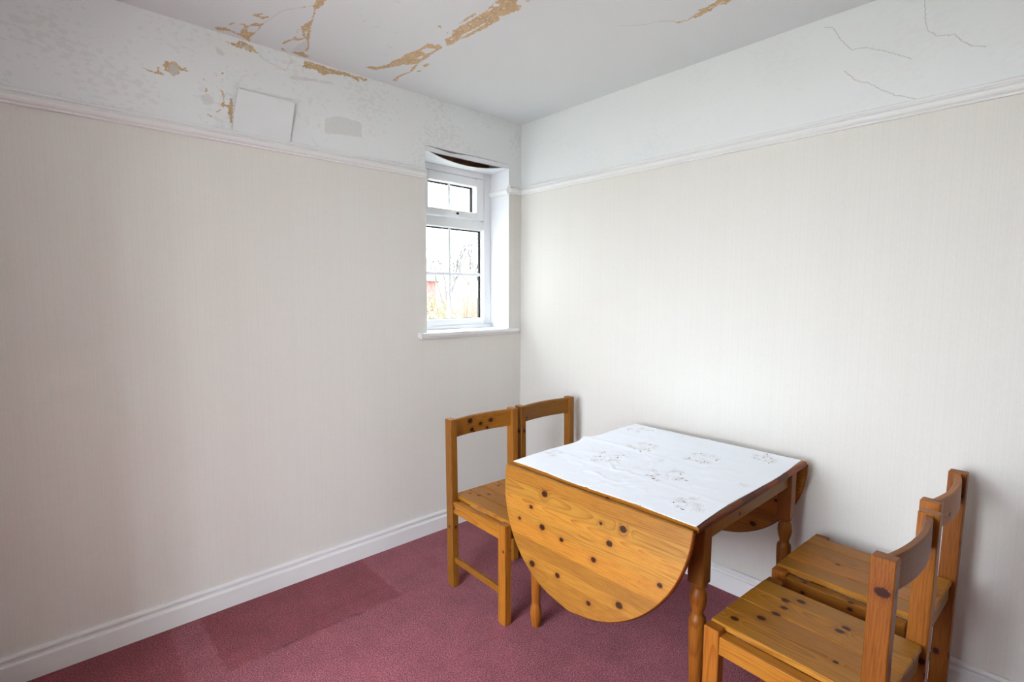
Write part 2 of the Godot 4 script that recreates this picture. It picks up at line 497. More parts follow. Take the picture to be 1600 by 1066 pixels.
# Where furniture stood the carpet kept its deeper dye, and its feet pressed pale lines into the pile. 100 pixels to the metre over the floor.
func carpet_marks() -> Image:
	var w := 640
	var h := 820
	var im := Image.create(w, h, false, Image.FORMAT_RGB8)
	var f := FastNoiseLite.new()
	f.seed = 21
	f.frequency = 1.0
	f.fractal_octaves = 3
	for y in h:
		for x in w:
			var p := Vector2(BAY_X + x / 200.0, y / 200.0)
			var j := p + 0.014 * Vector2(f.get_noise_2d(p.x * 25.0, p.y * 25.0), f.get_noise_2d(p.x * 25.0 + 60.0, p.y * 25.0))
			var c := Color(0.95, 0.95, 0.95) * (1.0 + 0.07 * f.get_noise_2d(p.x * 5.0, p.y * 5.0) + 0.05 * f.get_noise_2d(p.x * 22.0, p.y * 22.0))
			var stood := smoothstep(-1.94, -1.92, j.x) * (1.0 - smoothstep(-1.19, -1.17, j.x)) * (1.0 - smoothstep(0.42, 0.47, j.y)) + (1.0 - smoothstep(-2.05, -2.02, j.x)) * (1.0 - smoothstep(0.42, 0.48, j.y))
			c = c.lerp(Color(c.r * 0.92, c.g * 0.81, c.b * 0.82), stood)
			# pale pressed lines, and a dark scuffed one
			var pressed := maxf(maxf(mark(j.x + 1.176, 0.01) * band(j.y, 0.05, 0.43), mark(j.x + 1.935, 0.009) * band(j.y, 0.16, 0.46)), maxf(mark(j.x + 2.035, 0.012) * band(j.y, 0.05, 0.42) * 0.6, mark(j.y - 0.468, 0.01) * maxf(band(j.x, -1.25, -1.18), band(j.x, -1.93, -1.85))))
			c = c.lerp(Color(1.0, 0.98, 0.98), pressed * (0.85 + 0.6 * f.get_noise_2d(p.x * 40.0, p.y * 40.0)))
			var scuff := mark(j.y - 0.447 - 0.01 * sin(j.x * 9.0), 0.008) * band(j.x, -1.80, -1.38) * (0.6 + 0.8 * f.get_noise_2d(p.x * 9.0 + 3.0, p.y * 9.0))
			c = c.lerp(Color(c.r * 0.72, c.g * 0.68, c.b * 0.7), clampf(scuff, 0.0, 1.0))
			im.set_pixel(x, y, c)
	return im


func mark(d: float, wide: float) -> float:
	return exp(-d * d / (wide * wide))


func band(x: float, from: float, to: float) -> float:
	return smoothstep(from - 0.015, from + 0.015, x) * (1.0 - smoothstep(to - 0.015, to + 0.015, x))


# White cotton with a worked pattern of flowers: pale brown outlines, and small cut openings that show the wood.
func cloth_image() -> Image:
	var n := 1100
	var im := Image.create(n, n, false, Image.FORMAT_RGB8)
	im.fill(Color(0.945, 0.95, 0.965))
	var rng := RandomNumberGenerator.new()
	rng.seed = 14
	var dot := func(x: float, y: float, r: float, c: Color) -> void:
		for j in range(int(y - r), int(y + r) + 1):
			for i in range(int(x - r), int(x + r) + 1):
				if i >= 0 and j >= 0 and i < n and j < n and Vector2(i - x, j - y).length() <= r:
					im.set_pixel(i, j, c)
	var thread := Color(0.83, 0.815, 0.80)
	var brown := Color(0.40, 0.35, 0.32)
	# clusters: place on the cloth (0..1 from the wall A end and from the open side), spread, flowers, share of dark openings
	for c in [[0.06, 0.22, 0.055, 4, 0.2], [0.10, 0.89, 0.06, 4, 0.3], [0.85, 0.90, 0.075, 5, 0.7], [0.88, 0.15, 0.075, 6, 0.35], [0.29, 0.36, 0.08, 6, 0.35], [0.32, 0.63, 0.09, 8, 0.4], [0.65, 0.67, 0.09, 8, 0.4], [0.66, 0.35, 0.09, 8, 0.5], [0.92, 0.48, 0.03, 1, 0.2], [0.48, 0.5, 0.05, 1, 0.2]]:
		var centre := Vector2(c[0], c[1]) * n
		for k in c[3]:
			var a: float = TAU * k / c[3] + rng.randf() * 0.8
			var at: Vector2 = centre + Vector2(cos(a), sin(a)) * c[2] * n * rng.randf_range(0.45, 0.95)
			var petals := rng.randi_range(5, 6)
			var size := rng.randf_range(9.0, 14.0)
			for q in petals:
				var b: float = TAU * q / petals + a
				var out := Vector2(cos(b), sin(b))
				for s in 40:
					var t := TAU * s / 40.0
					var p := at + out * size * (1.0 + 0.75 * cos(t)) + out.orthogonal() * size * 0.5 * sin(t)
					dot.call(p.x, p.y, 1.1, thread)
			dot.call(at.x, at.y, 3.0, brown if rng.randf() < c[4] else thread)
			for leaf in 2:
				var b := rng.randf() * TAU
				var from := at + Vector2(cos(b), sin(b)) * size * 2.0
				var to := from + Vector2(cos(b + 0.5), sin(b + 0.5)) * rng.randf_range(10.0, 22.0)
				var cut: bool = rng.randf() < c[4]
				for s in 24:
					var p := from.lerp(to, s / 24.0) + (to - from).orthogonal().normalized() * 3.0 * sin(PI * s / 24.0)
					dot.call(p.x, p.y, (2.6 * sin(PI * s / 24.0) + 0.7) if cut else 1.0, brown if cut else thread)
			for s in 60:
				var p := at.lerp(centre, s / 60.0) + (centre - at).orthogonal() * 0.3 * sin(PI * s / 60.0)
				dot.call(p.x, p.y, 1.0, thread)
	return im


# ---------------------------------------------------------------- wood mapping
# On the stock sheet (1 m by 0.8 m) eight boards lie side by side; a piece is cut from one of them with its grain along the given axis.
func stock(axis: int, strip: int, along: float, lo: Vector3) -> Callable:
	var a := (axis + 1) % 3
	var b := (axis + 2) % 3
	return func(p: Vector3, n: Vector3) -> Vector2:
		var m := n.abs()
		var u := p[axis] - lo[axis] + along
		var v := p[a] - lo[a]
		if m[axis] > 0.8:
			return Vector2(along + (p[a] - lo[a]) * 0.25, strip * 0.1 + 0.004 + pingpong(p[b] - lo[b], 0.092)) / Vector2(1.0, 0.8)
		if m[a] > m[b]:
			v = p[b] - lo[b]
		return Vector2(u, strip * 0.1 + 0.004 + pingpong(v, 0.092)) / Vector2(1.0, 0.8)


func wood_box(called: String, lo: Vector3, hi: Vector3, axis: int, strip: int, along: float, m: Material, parent: Node, bevel := 0.002, bend = null) -> MeshInstance3D:
	var s := Shape.new(stock(axis, strip, along, lo))
	s.chamfered(lo, hi, bevel, bend)
	return mesh(called, s.done(), m, parent)


# ---------------------------------------------------------------- furniture
# A chair that faces +z; its rear feet stand on z = 0.
func dining_chair(label: String, at: Vector3, turn: float, seat_wood: Material, shift: int, woods: Array) -> Node3D:
	var t := thing("dining_chair", label, "chair", at, turn, "pine dining chairs around the table")
	var half := 0.2095
	var deep := 0.437
	var lean := func(p: Vector3) -> Vector3: return p - Vector3(0, 0, 0.012 * clampf((p.y - 0.3) / 0.52, 0.0, 1.0) if p.y > 0.3 else 0.0)
	for s in [-1.0, 1.0]:
		var x0 := minf(s * half, s * (half - 0.036))
		var lo := Vector3(x0, 0, 0)
		wood_box("rear_post", lo, lo + Vector3(0.036, 0.82, 0.049), 1, (shift + (1 if s > 0 else 4)) % 8, 0.03 + 0.04 * (shift % 3), woods[0], t, 0.0025, lean)
		lo = Vector3(x0, 0, deep - 0.047)
		wood_box("front_leg", lo, lo + Vector3(0.036, 0.441, 0.047), 1, (shift + (6 if s > 0 else 2)) % 8, 0.35, woods[0], t, 0.0025)
		var x1 := minf(s * (half - 0.003), s * (half - 0.041))
		lo = Vector3(x1, 0.372, 0.049)
		wood_box("side_rail", lo, lo + Vector3(0.038, 0.0545, deep - 0.096), 2, (shift + 3) % 8, 0.2 if s > 0 else 0.55, woods[1], t)
		x1 = minf(s * (half - 0.009), s * (half - 0.027))
		lo = Vector3(x1, 0.122, 0.049)
		wood_box("stretcher", lo, lo + Vector3(0.018, 0.03, deep - 0.096), 2, (shift + 5) % 8, 0.1 if s > 0 else 0.5, woods[1], t, 0.003)
	wood_box("front_rail", Vector3(-half + 0.036, 0.372, deep - 0.032), Vector3(half - 0.036, 0.426, deep - 0.01), 0, (shift + 7) % 8, 0.1, woods[1], t)
	wood_box("rear_rail", Vector3(-half + 0.036, 0.372, 0.01), Vector3(half - 0.036, 0.426, 0.03), 0, (shift + 2) % 8, 0.5, woods[1], t)
	# four seat planks that run front to back
	var inner := half - 0.0375
	for k in 4:
		var xa := -inner + 2.0 * inner * k / 4.0
		var xb := -inner + 2.0 * inner * (k + 1) / 4.0
		var flip := 1.0 if seat_wood != M.seat_knots else -1.0
		var lay := func(p: Vector3, n: Vector3) -> Vector2:
			var u := p.z + (0.426 - p.y if absf(n.z) > 0.8 else 0.0)
			return Vector2(u / 0.45, (inner + p.x * -flip + (0.446 - p.y if absf(n.x) > 0.8 else 0.0) * 0.2) / 0.36)
		var s := Shape.new(lay)
		s.chamfered(Vector3(xa + 0.0006, 0.427, 0.004), Vector3(xb - 0.0006, 0.446, deep - 0.001), 0.004 if k == 0 or k == 3 else 0.0025)
		mesh("seat_plank", s.done(), seat_wood, t)
	# the back rail, bowed to the rear
	var lo := Vector3(-half + 0.034, 0.728, 0.0)
	var s := Shape.new(stock(0, (shift + 1) % 8, 0.3, lo))
	var n := 14
	var sec := []
	for q in [Vector2(0.012, 0.728), Vector2(0.028, 0.728), Vector2(0.031, 0.732), Vector2(0.031, 0.809), Vector2(0.027, 0.815), Vector2(0.014, 0.815), Vector2(0.011, 0.809), Vector2(0.011, 0.731)]:
		sec.append(q)
	for i in n:
		var xs := []
		for e in [i, i + 1]:
			var x: float = lerpf(-half + 0.034, half - 0.034, float(e) / n)
			xs.append([x, -0.008 - 0.020 * (1.0 - pow(x / (half - 0.034), 2.0))])
		for k in sec.size():
			var a: Vector2 = sec[k]
			var b: Vector2 = sec[(k + 1) % sec.size()]
			var e := b - a
			s.quad(Vector3(xs[0][0], a.y, a.x + xs[0][1]), Vector3(xs[1][0], a.y, a.x + xs[1][1]), Vector3(xs[1][0], b.y, b.x + xs[1][1]), Vector3(xs[0][0], b.y, b.x + xs[0][1]), Vector3(0, -e.x, e.y))
	mesh("back_rail", s.done(), woods[0], t)
	return t


func drop_leaf(table: Node3D, at: Vector3, turn: float, tilt: float, cuts: Array, m: Material) -> void:
	var leaf := Node3D.new()
	leaf.name = "drop_leaf"
	table.add_child(leaf, true)
	leaf.transform = Transform3D(Basis(Vector3.UP, turn) * Basis(Vector3.BACK, -tilt), at)
	var radius := 0.4075
	var rim := [Vector2(0.0045, 0.0), Vector2(0.0015, 0.002), Vector2(0.0, 0.006), Vector2(0.0, 0.014), Vector2(0.0015, 0.018), Vector2(0.0045, 0.02)]
	var wide := func(s: float, inset: float) -> float: return sqrt(maxf(0.0, pow(radius - inset, 2.0) - s * s))
	var lay := func(p: Vector3, n: Vector3) -> Vector2: return Vector2((p.z + radius) / 0.83, (-p.y + (p.x if absf(n.y) > 0.8 else 0.0)) / 0.42)
	for b in cuts.size() - 1:
		var s0: float = cuts[b]
		var s1: float = cuts[b + 1]
		var sh := Shape.new(lay)
		var edge := Shape.new(lay)
		var rows := int(ceil((s1 - s0) / 0.006))
		for i in rows:
			var a := lerpf(s0, s1, float(i) / rows) + (0.0004 if i == 0 else 0.0)
			var c := lerpf(s0, s1, float(i + 1) / rows)
			var wa: float = wide.call(a, rim[0].x)
			var wc: float = wide.call(c, rim[0].x)
			for f in [[0.0, Vector3(1, 0, 0)], [-0.02, Vector3(-1, 0, 0)]]:
				sh.quad(Vector3(f[0], -a, -wa), Vector3(f[0], -a, wa), Vector3(f[0], -c, wc), Vector3(f[0], -c, -wc), f[1])
			for k in rim.size() - 1:
				for side in [-1.0, 1.0]:
					var p: Vector2 = rim[k]
					var q: Vector2 = rim[k + 1]
					edge.quad(Vector3(-p.y, -a, side * wide.call(a, p.x)), Vector3(-p.y, -c, side * wide.call(c, p.x)), Vector3(-q.y, -c, side * wide.call(c, q.x)), Vector3(-q.y, -a, side * wide.call(a, q.x)), Vector3((0.01 - (p.y + q.y) / 2.0) * 60.0, -a / radius, side * wide.call(a, 0.0) / radius))
		if b == 0:
			sh.quad(Vector3(0, 0, -radius + 0.0045), Vector3(0, 0, radius - 0.0045), Vector3(-0.02, 0, radius - 0.0045), Vector3(-0.02, 0, -radius + 0.0045), Vector3.UP)
			var w := radius - 0.004
			sh.quad(Vector3(-0.003, 0.003, -w), Vector3(-0.003, 0.003, w), Vector3(-0.017, 0.003, w), Vector3(-0.017, 0.003, -w), Vector3.UP)
			sh.quad(Vector3(-0.0, 0.0, -w), Vector3(-0.0, 0.0, w), Vector3(-0.003, 0.003, w), Vector3(-0.003, 0.003, -w), Vector3(1, 1, 0))
			sh.quad(Vector3(-0.02, 0.0, -w), Vector3(-0.02, 0.0, w), Vector3(-0.017, 0.003, w), Vector3(-0.017, 0.003, -w), Vector3(-1, 1, 0))
		var whole := edge.done(sh.done())
		whole.surface_set_material(0, m)
		whole.surface_set_material(1, M.pine_rim)
		mesh("board", whole, null, leaf)


func drop_leaf_table() -> Node3D:
	var x0 := -0.974
	var x1 := -0.086
	var z0 := 0.985
	var z1 := 1.80
	var top := 0.735
	var t := thing("drop_leaf_table", "pine drop-leaf table with turned legs and a rounded leaf hanging down", "table")
	# table top: boards along z with a rounded nose of end grain at both ends
	var plate := Node3D.new()
	plate.name = "table_top"
	t.add_child(plate, true)
	var boards := 9
	for b in boards:
		var xa := lerpf(x0, x1, float(b) / boards) + 0.0004
		var xb := lerpf(x0, x1, float(b + 1) / boards) - 0.0004
		var lo := Vector3(xa, top - 0.026, z0)
		var s := Shape.new(stock(2, b % 8, 0.1, lo))
		var e := Shape.new(stock(0, (b + 3) % 8, 0.2, lo))
		var nose := []
		for k in 9:
			var a := -PI / 2.0 + PI * k / 8.0
			nose.append(Vector2(cos(a) * 0.011, sin(a) * 0.013))
		var cy := top - 0.013
		for side in [-1.0, 1.0]:
			var zc: float = z0 + 0.011 if side < 0 else z1 - 0.011
			for k in 8:
				var p: Vector2 = nose[k]
				var q: Vector2 = nose[k + 1]
				e.quad(Vector3(xa, cy + p.y, zc + side * p.x), Vector3(xb, cy + p.y, zc + side * p.x), Vector3(xb, cy + q.y, zc + side * q.x), Vector3(xa, cy + q.y, zc + side * q.x), Vector3(0, p.y + q.y, side * (p.x + q.x)))
		for y in [[top, Vector3.UP], [top - 0.026, Vector3.DOWN]]:
			s.quad(Vector3(xa, y[0], z0 + 0.011), Vector3(xb, y[0], z0 + 0.011), Vector3(xb, y[0], z1 - 0.011), Vector3(xa, y[0], z1 - 0.011), y[1])
		for x in [[xa, Vector3.LEFT], [xb, Vector3.RIGHT]]:
			s.quad(Vector3(x[0], top - 0.026, z0 + 0.011), Vector3(x[0], top - 0.026, z1 - 0.011), Vector3(x[0], top, z1 - 0.011), Vector3(x[0], top, z0 + 0.011), x[1])
			for side in [-1.0, 1.0]:
				var zc: float = z0 + 0.011 if side < 0 else z1 - 0.011
				for k in 8:
					var p: Vector2 = nose[k]
					var q: Vector2 = nose[k + 1]
					s.tri(Vector3(x[0], cy, zc), Vector3(x[0], cy + p.y, zc + side * p.x), Vector3(x[0], cy + q.y, zc + side * q.x), x[1])
		var both := s.done()
		both = e.done(both)
		both.surface_set_material(0, M.pine)
		both.surface_set_material(1, M.pine_end if b % 3 else M.pine_end_dark)
		mesh("board", both, null, plate)
	# frame under the top
	var lx := [-0.875, -0.165]
	var lz := [1.035, 1.755]
	for i in 2:
		var z: float = lz[i]
		wood_box("end_rail", Vector3(lx[0] + 0.025, 0.642, z - 0.012), Vector3(lx[1] - 0.025, top - 0.026, z + 0.012), 0, 3 + i, 0.1, M.pine_gold, t)
		var x: float = lx[i]
		wood_box("long_rail", Vector3(x - 0.012, 0.642, lz[0] + 0.025), Vector3(x + 0.012, top - 0.026, lz[1] - 0.025), 2, 5 + i, 0.1, M.pine_gold, t)
	var turned := [Vector2(0.0, 0.0), Vector2(0.013, 0.0), Vector2(0.0175, 0.004), Vector2(0.0215, 0.025), Vector2(0.0245, 0.055), Vector2(0.0240, 0.078), Vector2(0.0205, 0.096), Vector2(0.0172, 0.106), Vector2(0.0168, 0.112), Vector2(0.0185, 0.12), Vector2(0.0210, 0.19), Vector2(0.0245, 0.29), Vector2(0.0265, 0.355), Vector2(0.0265, 0.385), Vector2(0.0250, 0.396), Vector2(0.0205, 0.401), Vector2(0.0175, 0.408), Vector2(0.0185, 0.418), Vector2(0.0235, 0.434), Vector2(0.0272, 0.455), Vector2(0.0265, 0.474), Vector2(0.0225, 0.488), Vector2(0.0185, 0.494), Vector2(0.0215, 0.498), Vector2(0.0240, 0.504), Vector2(0.0240, 0.512)]
	for i in 4:
		var c := Vector3(lx[i % 2], 0, lz[i / 2])
		var lo := c + Vector3(-0.026, 0.509, -0.026)
		var s := Shape.new(stock(1, i * 2, 0.55, lo))
		s.chamfered(lo, c + Vector3(0.026, top - 0.026, 0.026), 0.003)
		var strip := i * 2 + 1
		s.lathe(turned, c, 24, func(y: float, turn: float) -> Vector2: return Vector2(0.05 + y, strip * 0.1 + 0.004 + pingpong(turn * 0.17, 0.085)) / Vector2(1.0, 0.8))
		mesh("leg", s.done(), M.pine_red, t)
	var zc := (z0 + z1) / 2.0
	drop_leaf(t, Vector3(x0 - 0.009, 0.7225, zc), 0.0, 0.178, [0.0, 0.050, 0.102, 0.145, 0.182, 0.240, 0.286, 0.325, 0.4075], M.leaf)
	drop_leaf(t, Vector3(x1 + 0.004, 0.714, zc), PI, 0.05, [0.0, 0.060, 0.115, 0.170, 0.225, 0.285, 0.340, 0.4075], M.leaf)
	# hinges in the gap between top and leaf
	for z in [1.085, 1.70]:
		var s := Shape.new()
		s.chamfered(Vector3(x0 - 0.016, 0.7165, z - 0.03), Vector3(x0 - 0.002, 0.7185, z + 0.03), 0.0005)
		s.tube(Vector3(x0 - 0.004, 0.716, z - 0.03), Vector3(x0 - 0.004, 0.716, z + 0.03), 0.003, 0.003, 8)
		mesh("hinge", s.done(), M.brass, t)
	return t


func tablecloth() -> void:
	var xs := Vector2(-0.978, -0.092)
	var zs := Vector2(0.985, 1.783)
	var n := 110
	var f := FastNoiseLite.new()
	f.seed = 4
	f.frequency = 1.0
	f.fractal_octaves = 3
	var place := func(i: float, j: float) -> Vector3:
		var u := i / n        # along z
		var v := j / n        # along x
		var p := Vector3(lerpf(xs.x, xs.y, v), 0.7372, lerpf(zs.x, zs.y, u))
		# uneven outline, and the corners pulled about
		p.z += (1.0 - u) * (0.018 * (1.0 - v) * (1.0 - v) - 0.022 * exp(-pow((v - 0.54) / 0.06, 2.0)) - 0.006 * sin(v * 9.0)) * exp(-u * 7.0)
		p.z += u * u * u * u * u * (0.012 * (1.0 - v) - 0.006 * sin(v * 7.0))
		p.x += 0.004 * sin(u * 11.0) * (1.0 - v) * (1.0 - v)
		# creases from folding, one long ridge, and soft wrinkles
		var y := 0.0
		y += 0.0075 * exp(-absf(v - 0.54 - 0.02 * sin(u * 6.0)) / 0.022) * exp(-u * 2.2)
		for c in [0.25, 0.75]:
			y += 0.0022 * exp(-absf(v - c) / 0.008)
			y += 0.0022 * exp(-absf(u - c) / 0.008)
		y += 0.003 * exp(-absf(u - 0.5) / 0.008)
		var w := f.get_noise_2d(u * 6.0, v * 6.0)
		y += 0.0045 * maxf(0.0, w) * smoothstep(0.0, 0.15, minf(minf(u, 1.0 - u), minf(v, 1.0 - v)))
		y += 0.006 * exp(-absf(f.get_noise_2d(u * 4.0 + 20.0, v * 5.0)) / 0.05) * exp(-pow((u - 0.42) / 0.2, 2.0) - pow((v - 0.3) / 0.2, 2.0))
		p.y += y
		return p
	var under := Vector3(0, -0.0016, 0)
	var s := Shape.new()
	var grid := []
	for i in n + 1:
		var row := []
		for j in n + 1:
			row.append(place.call(i, j))
		grid.append(row)
	var normal := func(i: int, j: int) -> Vector3:
		var a: Vector3 = grid[mini(i + 1, n)][j] - grid[maxi(i - 1, 0)][j]
		var b: Vector3 = grid[i][mini(j + 1, n)] - grid[i][maxi(j - 1, 0)]
		return a.cross(b).normalized()
	for i in n:
		for j in n:
			var k := [[i, j], [i + 1, j], [i + 1, j + 1], [i, j + 1]]
			var p := []
			var q := []
			var nn := []
			var nd := []
			var t := []
			for e in k:
				p.append(grid[e[0]][e[1]])
				q.push_front(grid[e[0]][e[1]] + under)
				nn.append(normal.call(e[0], e[1]))
				nd.push_front(-nn[-1])
				t.append(Vector2(float(e[0]) / n, float(e[1]) / n))
			s.smooth(p, nn, t)
			var tr := t.duplicate()
			tr.reverse()
			s.smooth(q, nd, tr)
	for i in n:
		for e in [[grid[i][0], grid[i + 1][0], Vector3.LEFT], [grid[i][n], grid[i + 1][n], Vector3.RIGHT], [grid[0][i], grid[0][i + 1], Vector3.FORWARD], [grid[n][i], grid[n][i + 1], Vector3.BACK]]:
			s.quad(e[0], e[1], e[1] + under, e[0] + under, e[2])
	var o := mesh("tablecloth", s.done(), M.cloth)
	tag(o, "white embroidered tablecloth laid over the pine table", "tablecloth")


# ---------------------------------------------------------------- the room
func build_room() -> void:
	var out_x := BAY_X - THICK
	# floor and ceiling
	var s := Shape.new(func(p: Vector3, _n: Vector3) -> Vector2: return Vector2(p.x, p.z))
	s.box(Vector3(out_x - 1.3, -0.2, -THICK), Vector3(THICK, 0.0, REAR_Z + THICK))
	var floor_mesh := s.done()
	var mdt := MeshDataTool.new()
	mdt.create_from_surface(floor_mesh, 0)
	for i in mdt.get_vertex_count():
		var p := mdt.get_vertex(i)
		mdt.set_vertex_uv2(i, Vector2((p.x - BAY_X) / 3.2, p.z / 4.1))
	floor_mesh = ArrayMesh.new()
	mdt.commit_to_surface(floor_mesh)
	setting(mesh("floor", floor_mesh, M.carpet), "dusky pink carpet with pressed marks where furniture stood", "carpet")
	s = Shape.new(func(p: Vector3, _n: Vector3) -> Vector2: return Vector2((p.x - BAY_X) / 3.2, p.z / 4.1))
	s.box(Vector3(out_x - 1.3, HEIGHT, -THICK), Vector3(THICK, HEIGHT + 0.2, REAR_Z + THICK))
	setting(mesh("ceiling", s.done(), M.ceiling), "white ceiling with tan patches of peeled paint", "ceiling")

	# wall_left: wallpaper below the rail, painted frieze above, an opening for the narrow window
	var split := RAIL_Y + 0.02
	s = Shape.new()
	s.box(Vector3(out_x, 0, -THICK), Vector3(-0.735, split, 0))
	s.box(Vector3(-0.105, 0, -THICK), Vector3(THICK, split, 0))
	s.box(Vector3(-0.735, 0, -THICK), Vector3(-0.105, 1.16, 0))
	var wall := mesh("wall_left", s.done(), M.wallpaper)
	setting(wall, "wall with the small window, cream wallpaper under a white frieze", "wall")
	var frieze_uv := func(p: Vector3, n: Vector3) -> Vector2: return Vector2((p.x - BAY_X) / 3.2, (HEIGHT - p.y) / 0.45) if absf(n.z) > 0.5 else Vector2(0.99, 0.5)
	s = Shape.new(frieze_uv)
	s.box(Vector3(out_x, split, -THICK), Vector3(-0.735, HEIGHT, 0))
	s.box(Vector3(-0.105, split, -THICK), Vector3(THICK, HEIGHT, 0))
	s.box(Vector3(-0.735, 2.235, -0.028), Vector3(-0.105, HEIGHT, 0))
	mesh("frieze", s.done(), M.frieze_left, wall)
	s = Shape.new()
	s.box(Vector3(-0.735, 2.27, -THICK), Vector3(-0.105, HEIGHT, -0.028))
	s.box(Vector3(-0.735, 2.21, -THICK), Vector3(-0.105, 2.27, -0.2))
	mesh("lintel", s.done(), M.old_wood, wall)

	# wall_right
	s = Shape.new()
	s.box(Vector3(0, 0, 0), Vector3(THICK, split, REAR_Z + THICK))
	wall = mesh("wall_right", s.done(), M.wallpaper)
	setting(wall, "right wall with cream wallpaper under a white frieze with cracks", "wall")
	s = Shape.new(func(p: Vector3, n: Vector3) -> Vector2: return Vector2(p.z / 4.1, (HEIGHT - p.y) / 0.45) if absf(n.x) > 0.5 else Vector2(0.99, 0.5))
	s.box(Vector3(0, split, 0), Vector3(THICK, HEIGHT, REAR_Z + THICK))
	mesh("frieze", s.done(), M.frieze_right, wall)

	# the two walls behind the camera; the one on the left opens into a bay with a wide window
	s = Shape.new()
	s.box(Vector3(out_x, 0, REAR_Z), Vector3(0, split, REAR_Z + THICK))
	wall = mesh("wall_rear", s.done(), M.wallpaper)
	setting(wall, "papered wall behind the camera", "wall")
	s = Shape.new()
	s.box(Vector3(out_x, split, REAR_Z), Vector3(0, HEIGHT, REAR_Z + THICK))
	mesh("frieze", s.done(), M.paint, wall)
	var b0 := BAY[0]
	var b1 := BAY[1]
	var bx: float = BAY_X - BAY[2]
	s = Shape.new()
	s.box(Vector3(out_x, 0, 0), Vector3(BAY_X, split, b0))
	s.box(Vector3(out_x, 0, b1), Vector3(BAY_X, split, REAR_Z))
	s.box(Vector3(bx, 0, b0 - 0.12), Vector3(out_x, split, b0))
	s.box(Vector3(bx, 0, b1), Vector3(out_x, split, b1 + 0.12))
	s.box(Vector3(bx - THICK, 0, b0 - 0.12), Vector3(bx, BAY[3], b1 + 0.12))
	wall = mesh("wall_bay", s.done(), M.wallpaper)
	setting(wall, "papered wall with a square bay, beside the camera", "wall")
	s = Shape.new()
	s.box(Vector3(out_x, split, 0), Vector3(BAY_X, HEIGHT, b0))
	s.box(Vector3(out_x, split, b1), Vector3(BAY_X, HEIGHT, REAR_Z))
	s.box(Vector3(bx, split, b0 - 0.12), Vector3(out_x, HEIGHT, b0))
	s.box(Vector3(bx, split, b1), Vector3(out_x, HEIGHT, b1 + 0.12))
	s.box(Vector3(bx - THICK, BAY[4], b0 - 0.12), Vector3(bx, HEIGHT, b1 + 0.12))
	mesh("frieze", s.done(), M.paint, wall)

	# skirting and picture rail
	var skirt := [Vector2(0, 0), Vector2(0.018, 0), Vector2(0.018, 0.074), Vector2(0.0172, 0.0775), Vector2(0.0135, 0.080), Vector2(0.0095, 0.0815), Vector2(0.0085, 0.085), Vector2(0.0095, 0.092), Vector2(0.0125, 0.097), Vector2(0.0142, 0.100), Vector2(0.0142, 0.104), Vector2(0.0125, 0.109), Vector2(0.009, 0.113), Vector2(0, 0.113)]
	var rail := [Vector2(0, 0), Vector2(0.009, 0), Vector2(0.011, 0.003), Vector2(0.010, 0.007), Vector2(0.013, 0.009), Vector2(0.019, 0.012), Vector2(0.023, 0.018), Vector2(0.0235, 0.024), Vector2(0.0215, 0.029), Vector2(0.0145, 0.032), Vector2(0.010, 0.036), Vector2(0.009, 0.040), Vector2(0.0145, 0.043), Vector2(0.016, 0.046), Vector2(0.0155, 0.050), Vector2(0.012, 0.053), Vector2(0, 0.054)]
	var up := Vector3.UP * RAIL_Y
	for e in [["left", Vector3(BAY_X, 0, 0), Vector3.ZERO, Vector3.BACK], ["right", Vector3.ZERO, Vector3(0, 0, REAR_Z), Vector3.LEFT], ["rear", Vector3(0, 0, REAR_Z), Vector3(BAY_X, 0, REAR_Z), Vector3.FORWARD]]:
		s = Shape.new()
		s.moulding(skirt, e[1], e[2], e[3])
		setting(mesh("baseboard_" + e[0], s.done(), M.gloss), "white moulded skirting board along the %s wall" % e[0], "skirting board")
	s = Shape.new()
	s.moulding(rail, Vector3(BAY_X, 0, 0) + up, Vector3(-0.735, 0, 0) + up, Vector3.BACK)
	s.moulding(rail, Vector3(-0.105, 0, 0) + up, up, Vector3.BACK)
	setting(mesh("trim_1", s.done(), M.gloss), "white picture rail on the wall with the small window", "picture rail")
	s = Shape.new()
	s.moulding(rail, up, Vector3(0, 0, REAR_Z) + up, Vector3.LEFT)
	setting(mesh("trim_2", s.done(), M.gloss), "white picture rail on the right wall", "picture rail")
	s = Shape.new()
	s.moulding(rail, Vector3(0, 0, REAR_Z) + up, Vector3(BAY_X, 0, REAR_Z) + up, Vector3.FORWARD)
	setting(mesh("trim_3", s.done(), M.gloss), "white picture rail on the wall behind the camera", "picture rail")

	s = Shape.new()
	var r := Shape.new()
	for e in [[0.0, b0], [b1, REAR_Z]]:
		s.moulding(skirt, Vector3(BAY_X, 0, e[0]), Vector3(BAY_X, 0, e[1]), Vector3.RIGHT)
		r.moulding(rail, Vector3(BAY_X, 0, e[0]) + up, Vector3(BAY_X, 0, e[1]) + up, Vector3.RIGHT)
	setting(mesh("baseboard_bay", s.done(), M.gloss), "white moulded skirting board along the bay wall", "skirting board")
	setting(mesh("trim_4", r.done(), M.gloss), "white picture rail on the bay wall", "picture rail")

	build_window()
	build_bay_window(bx, b0, b1)


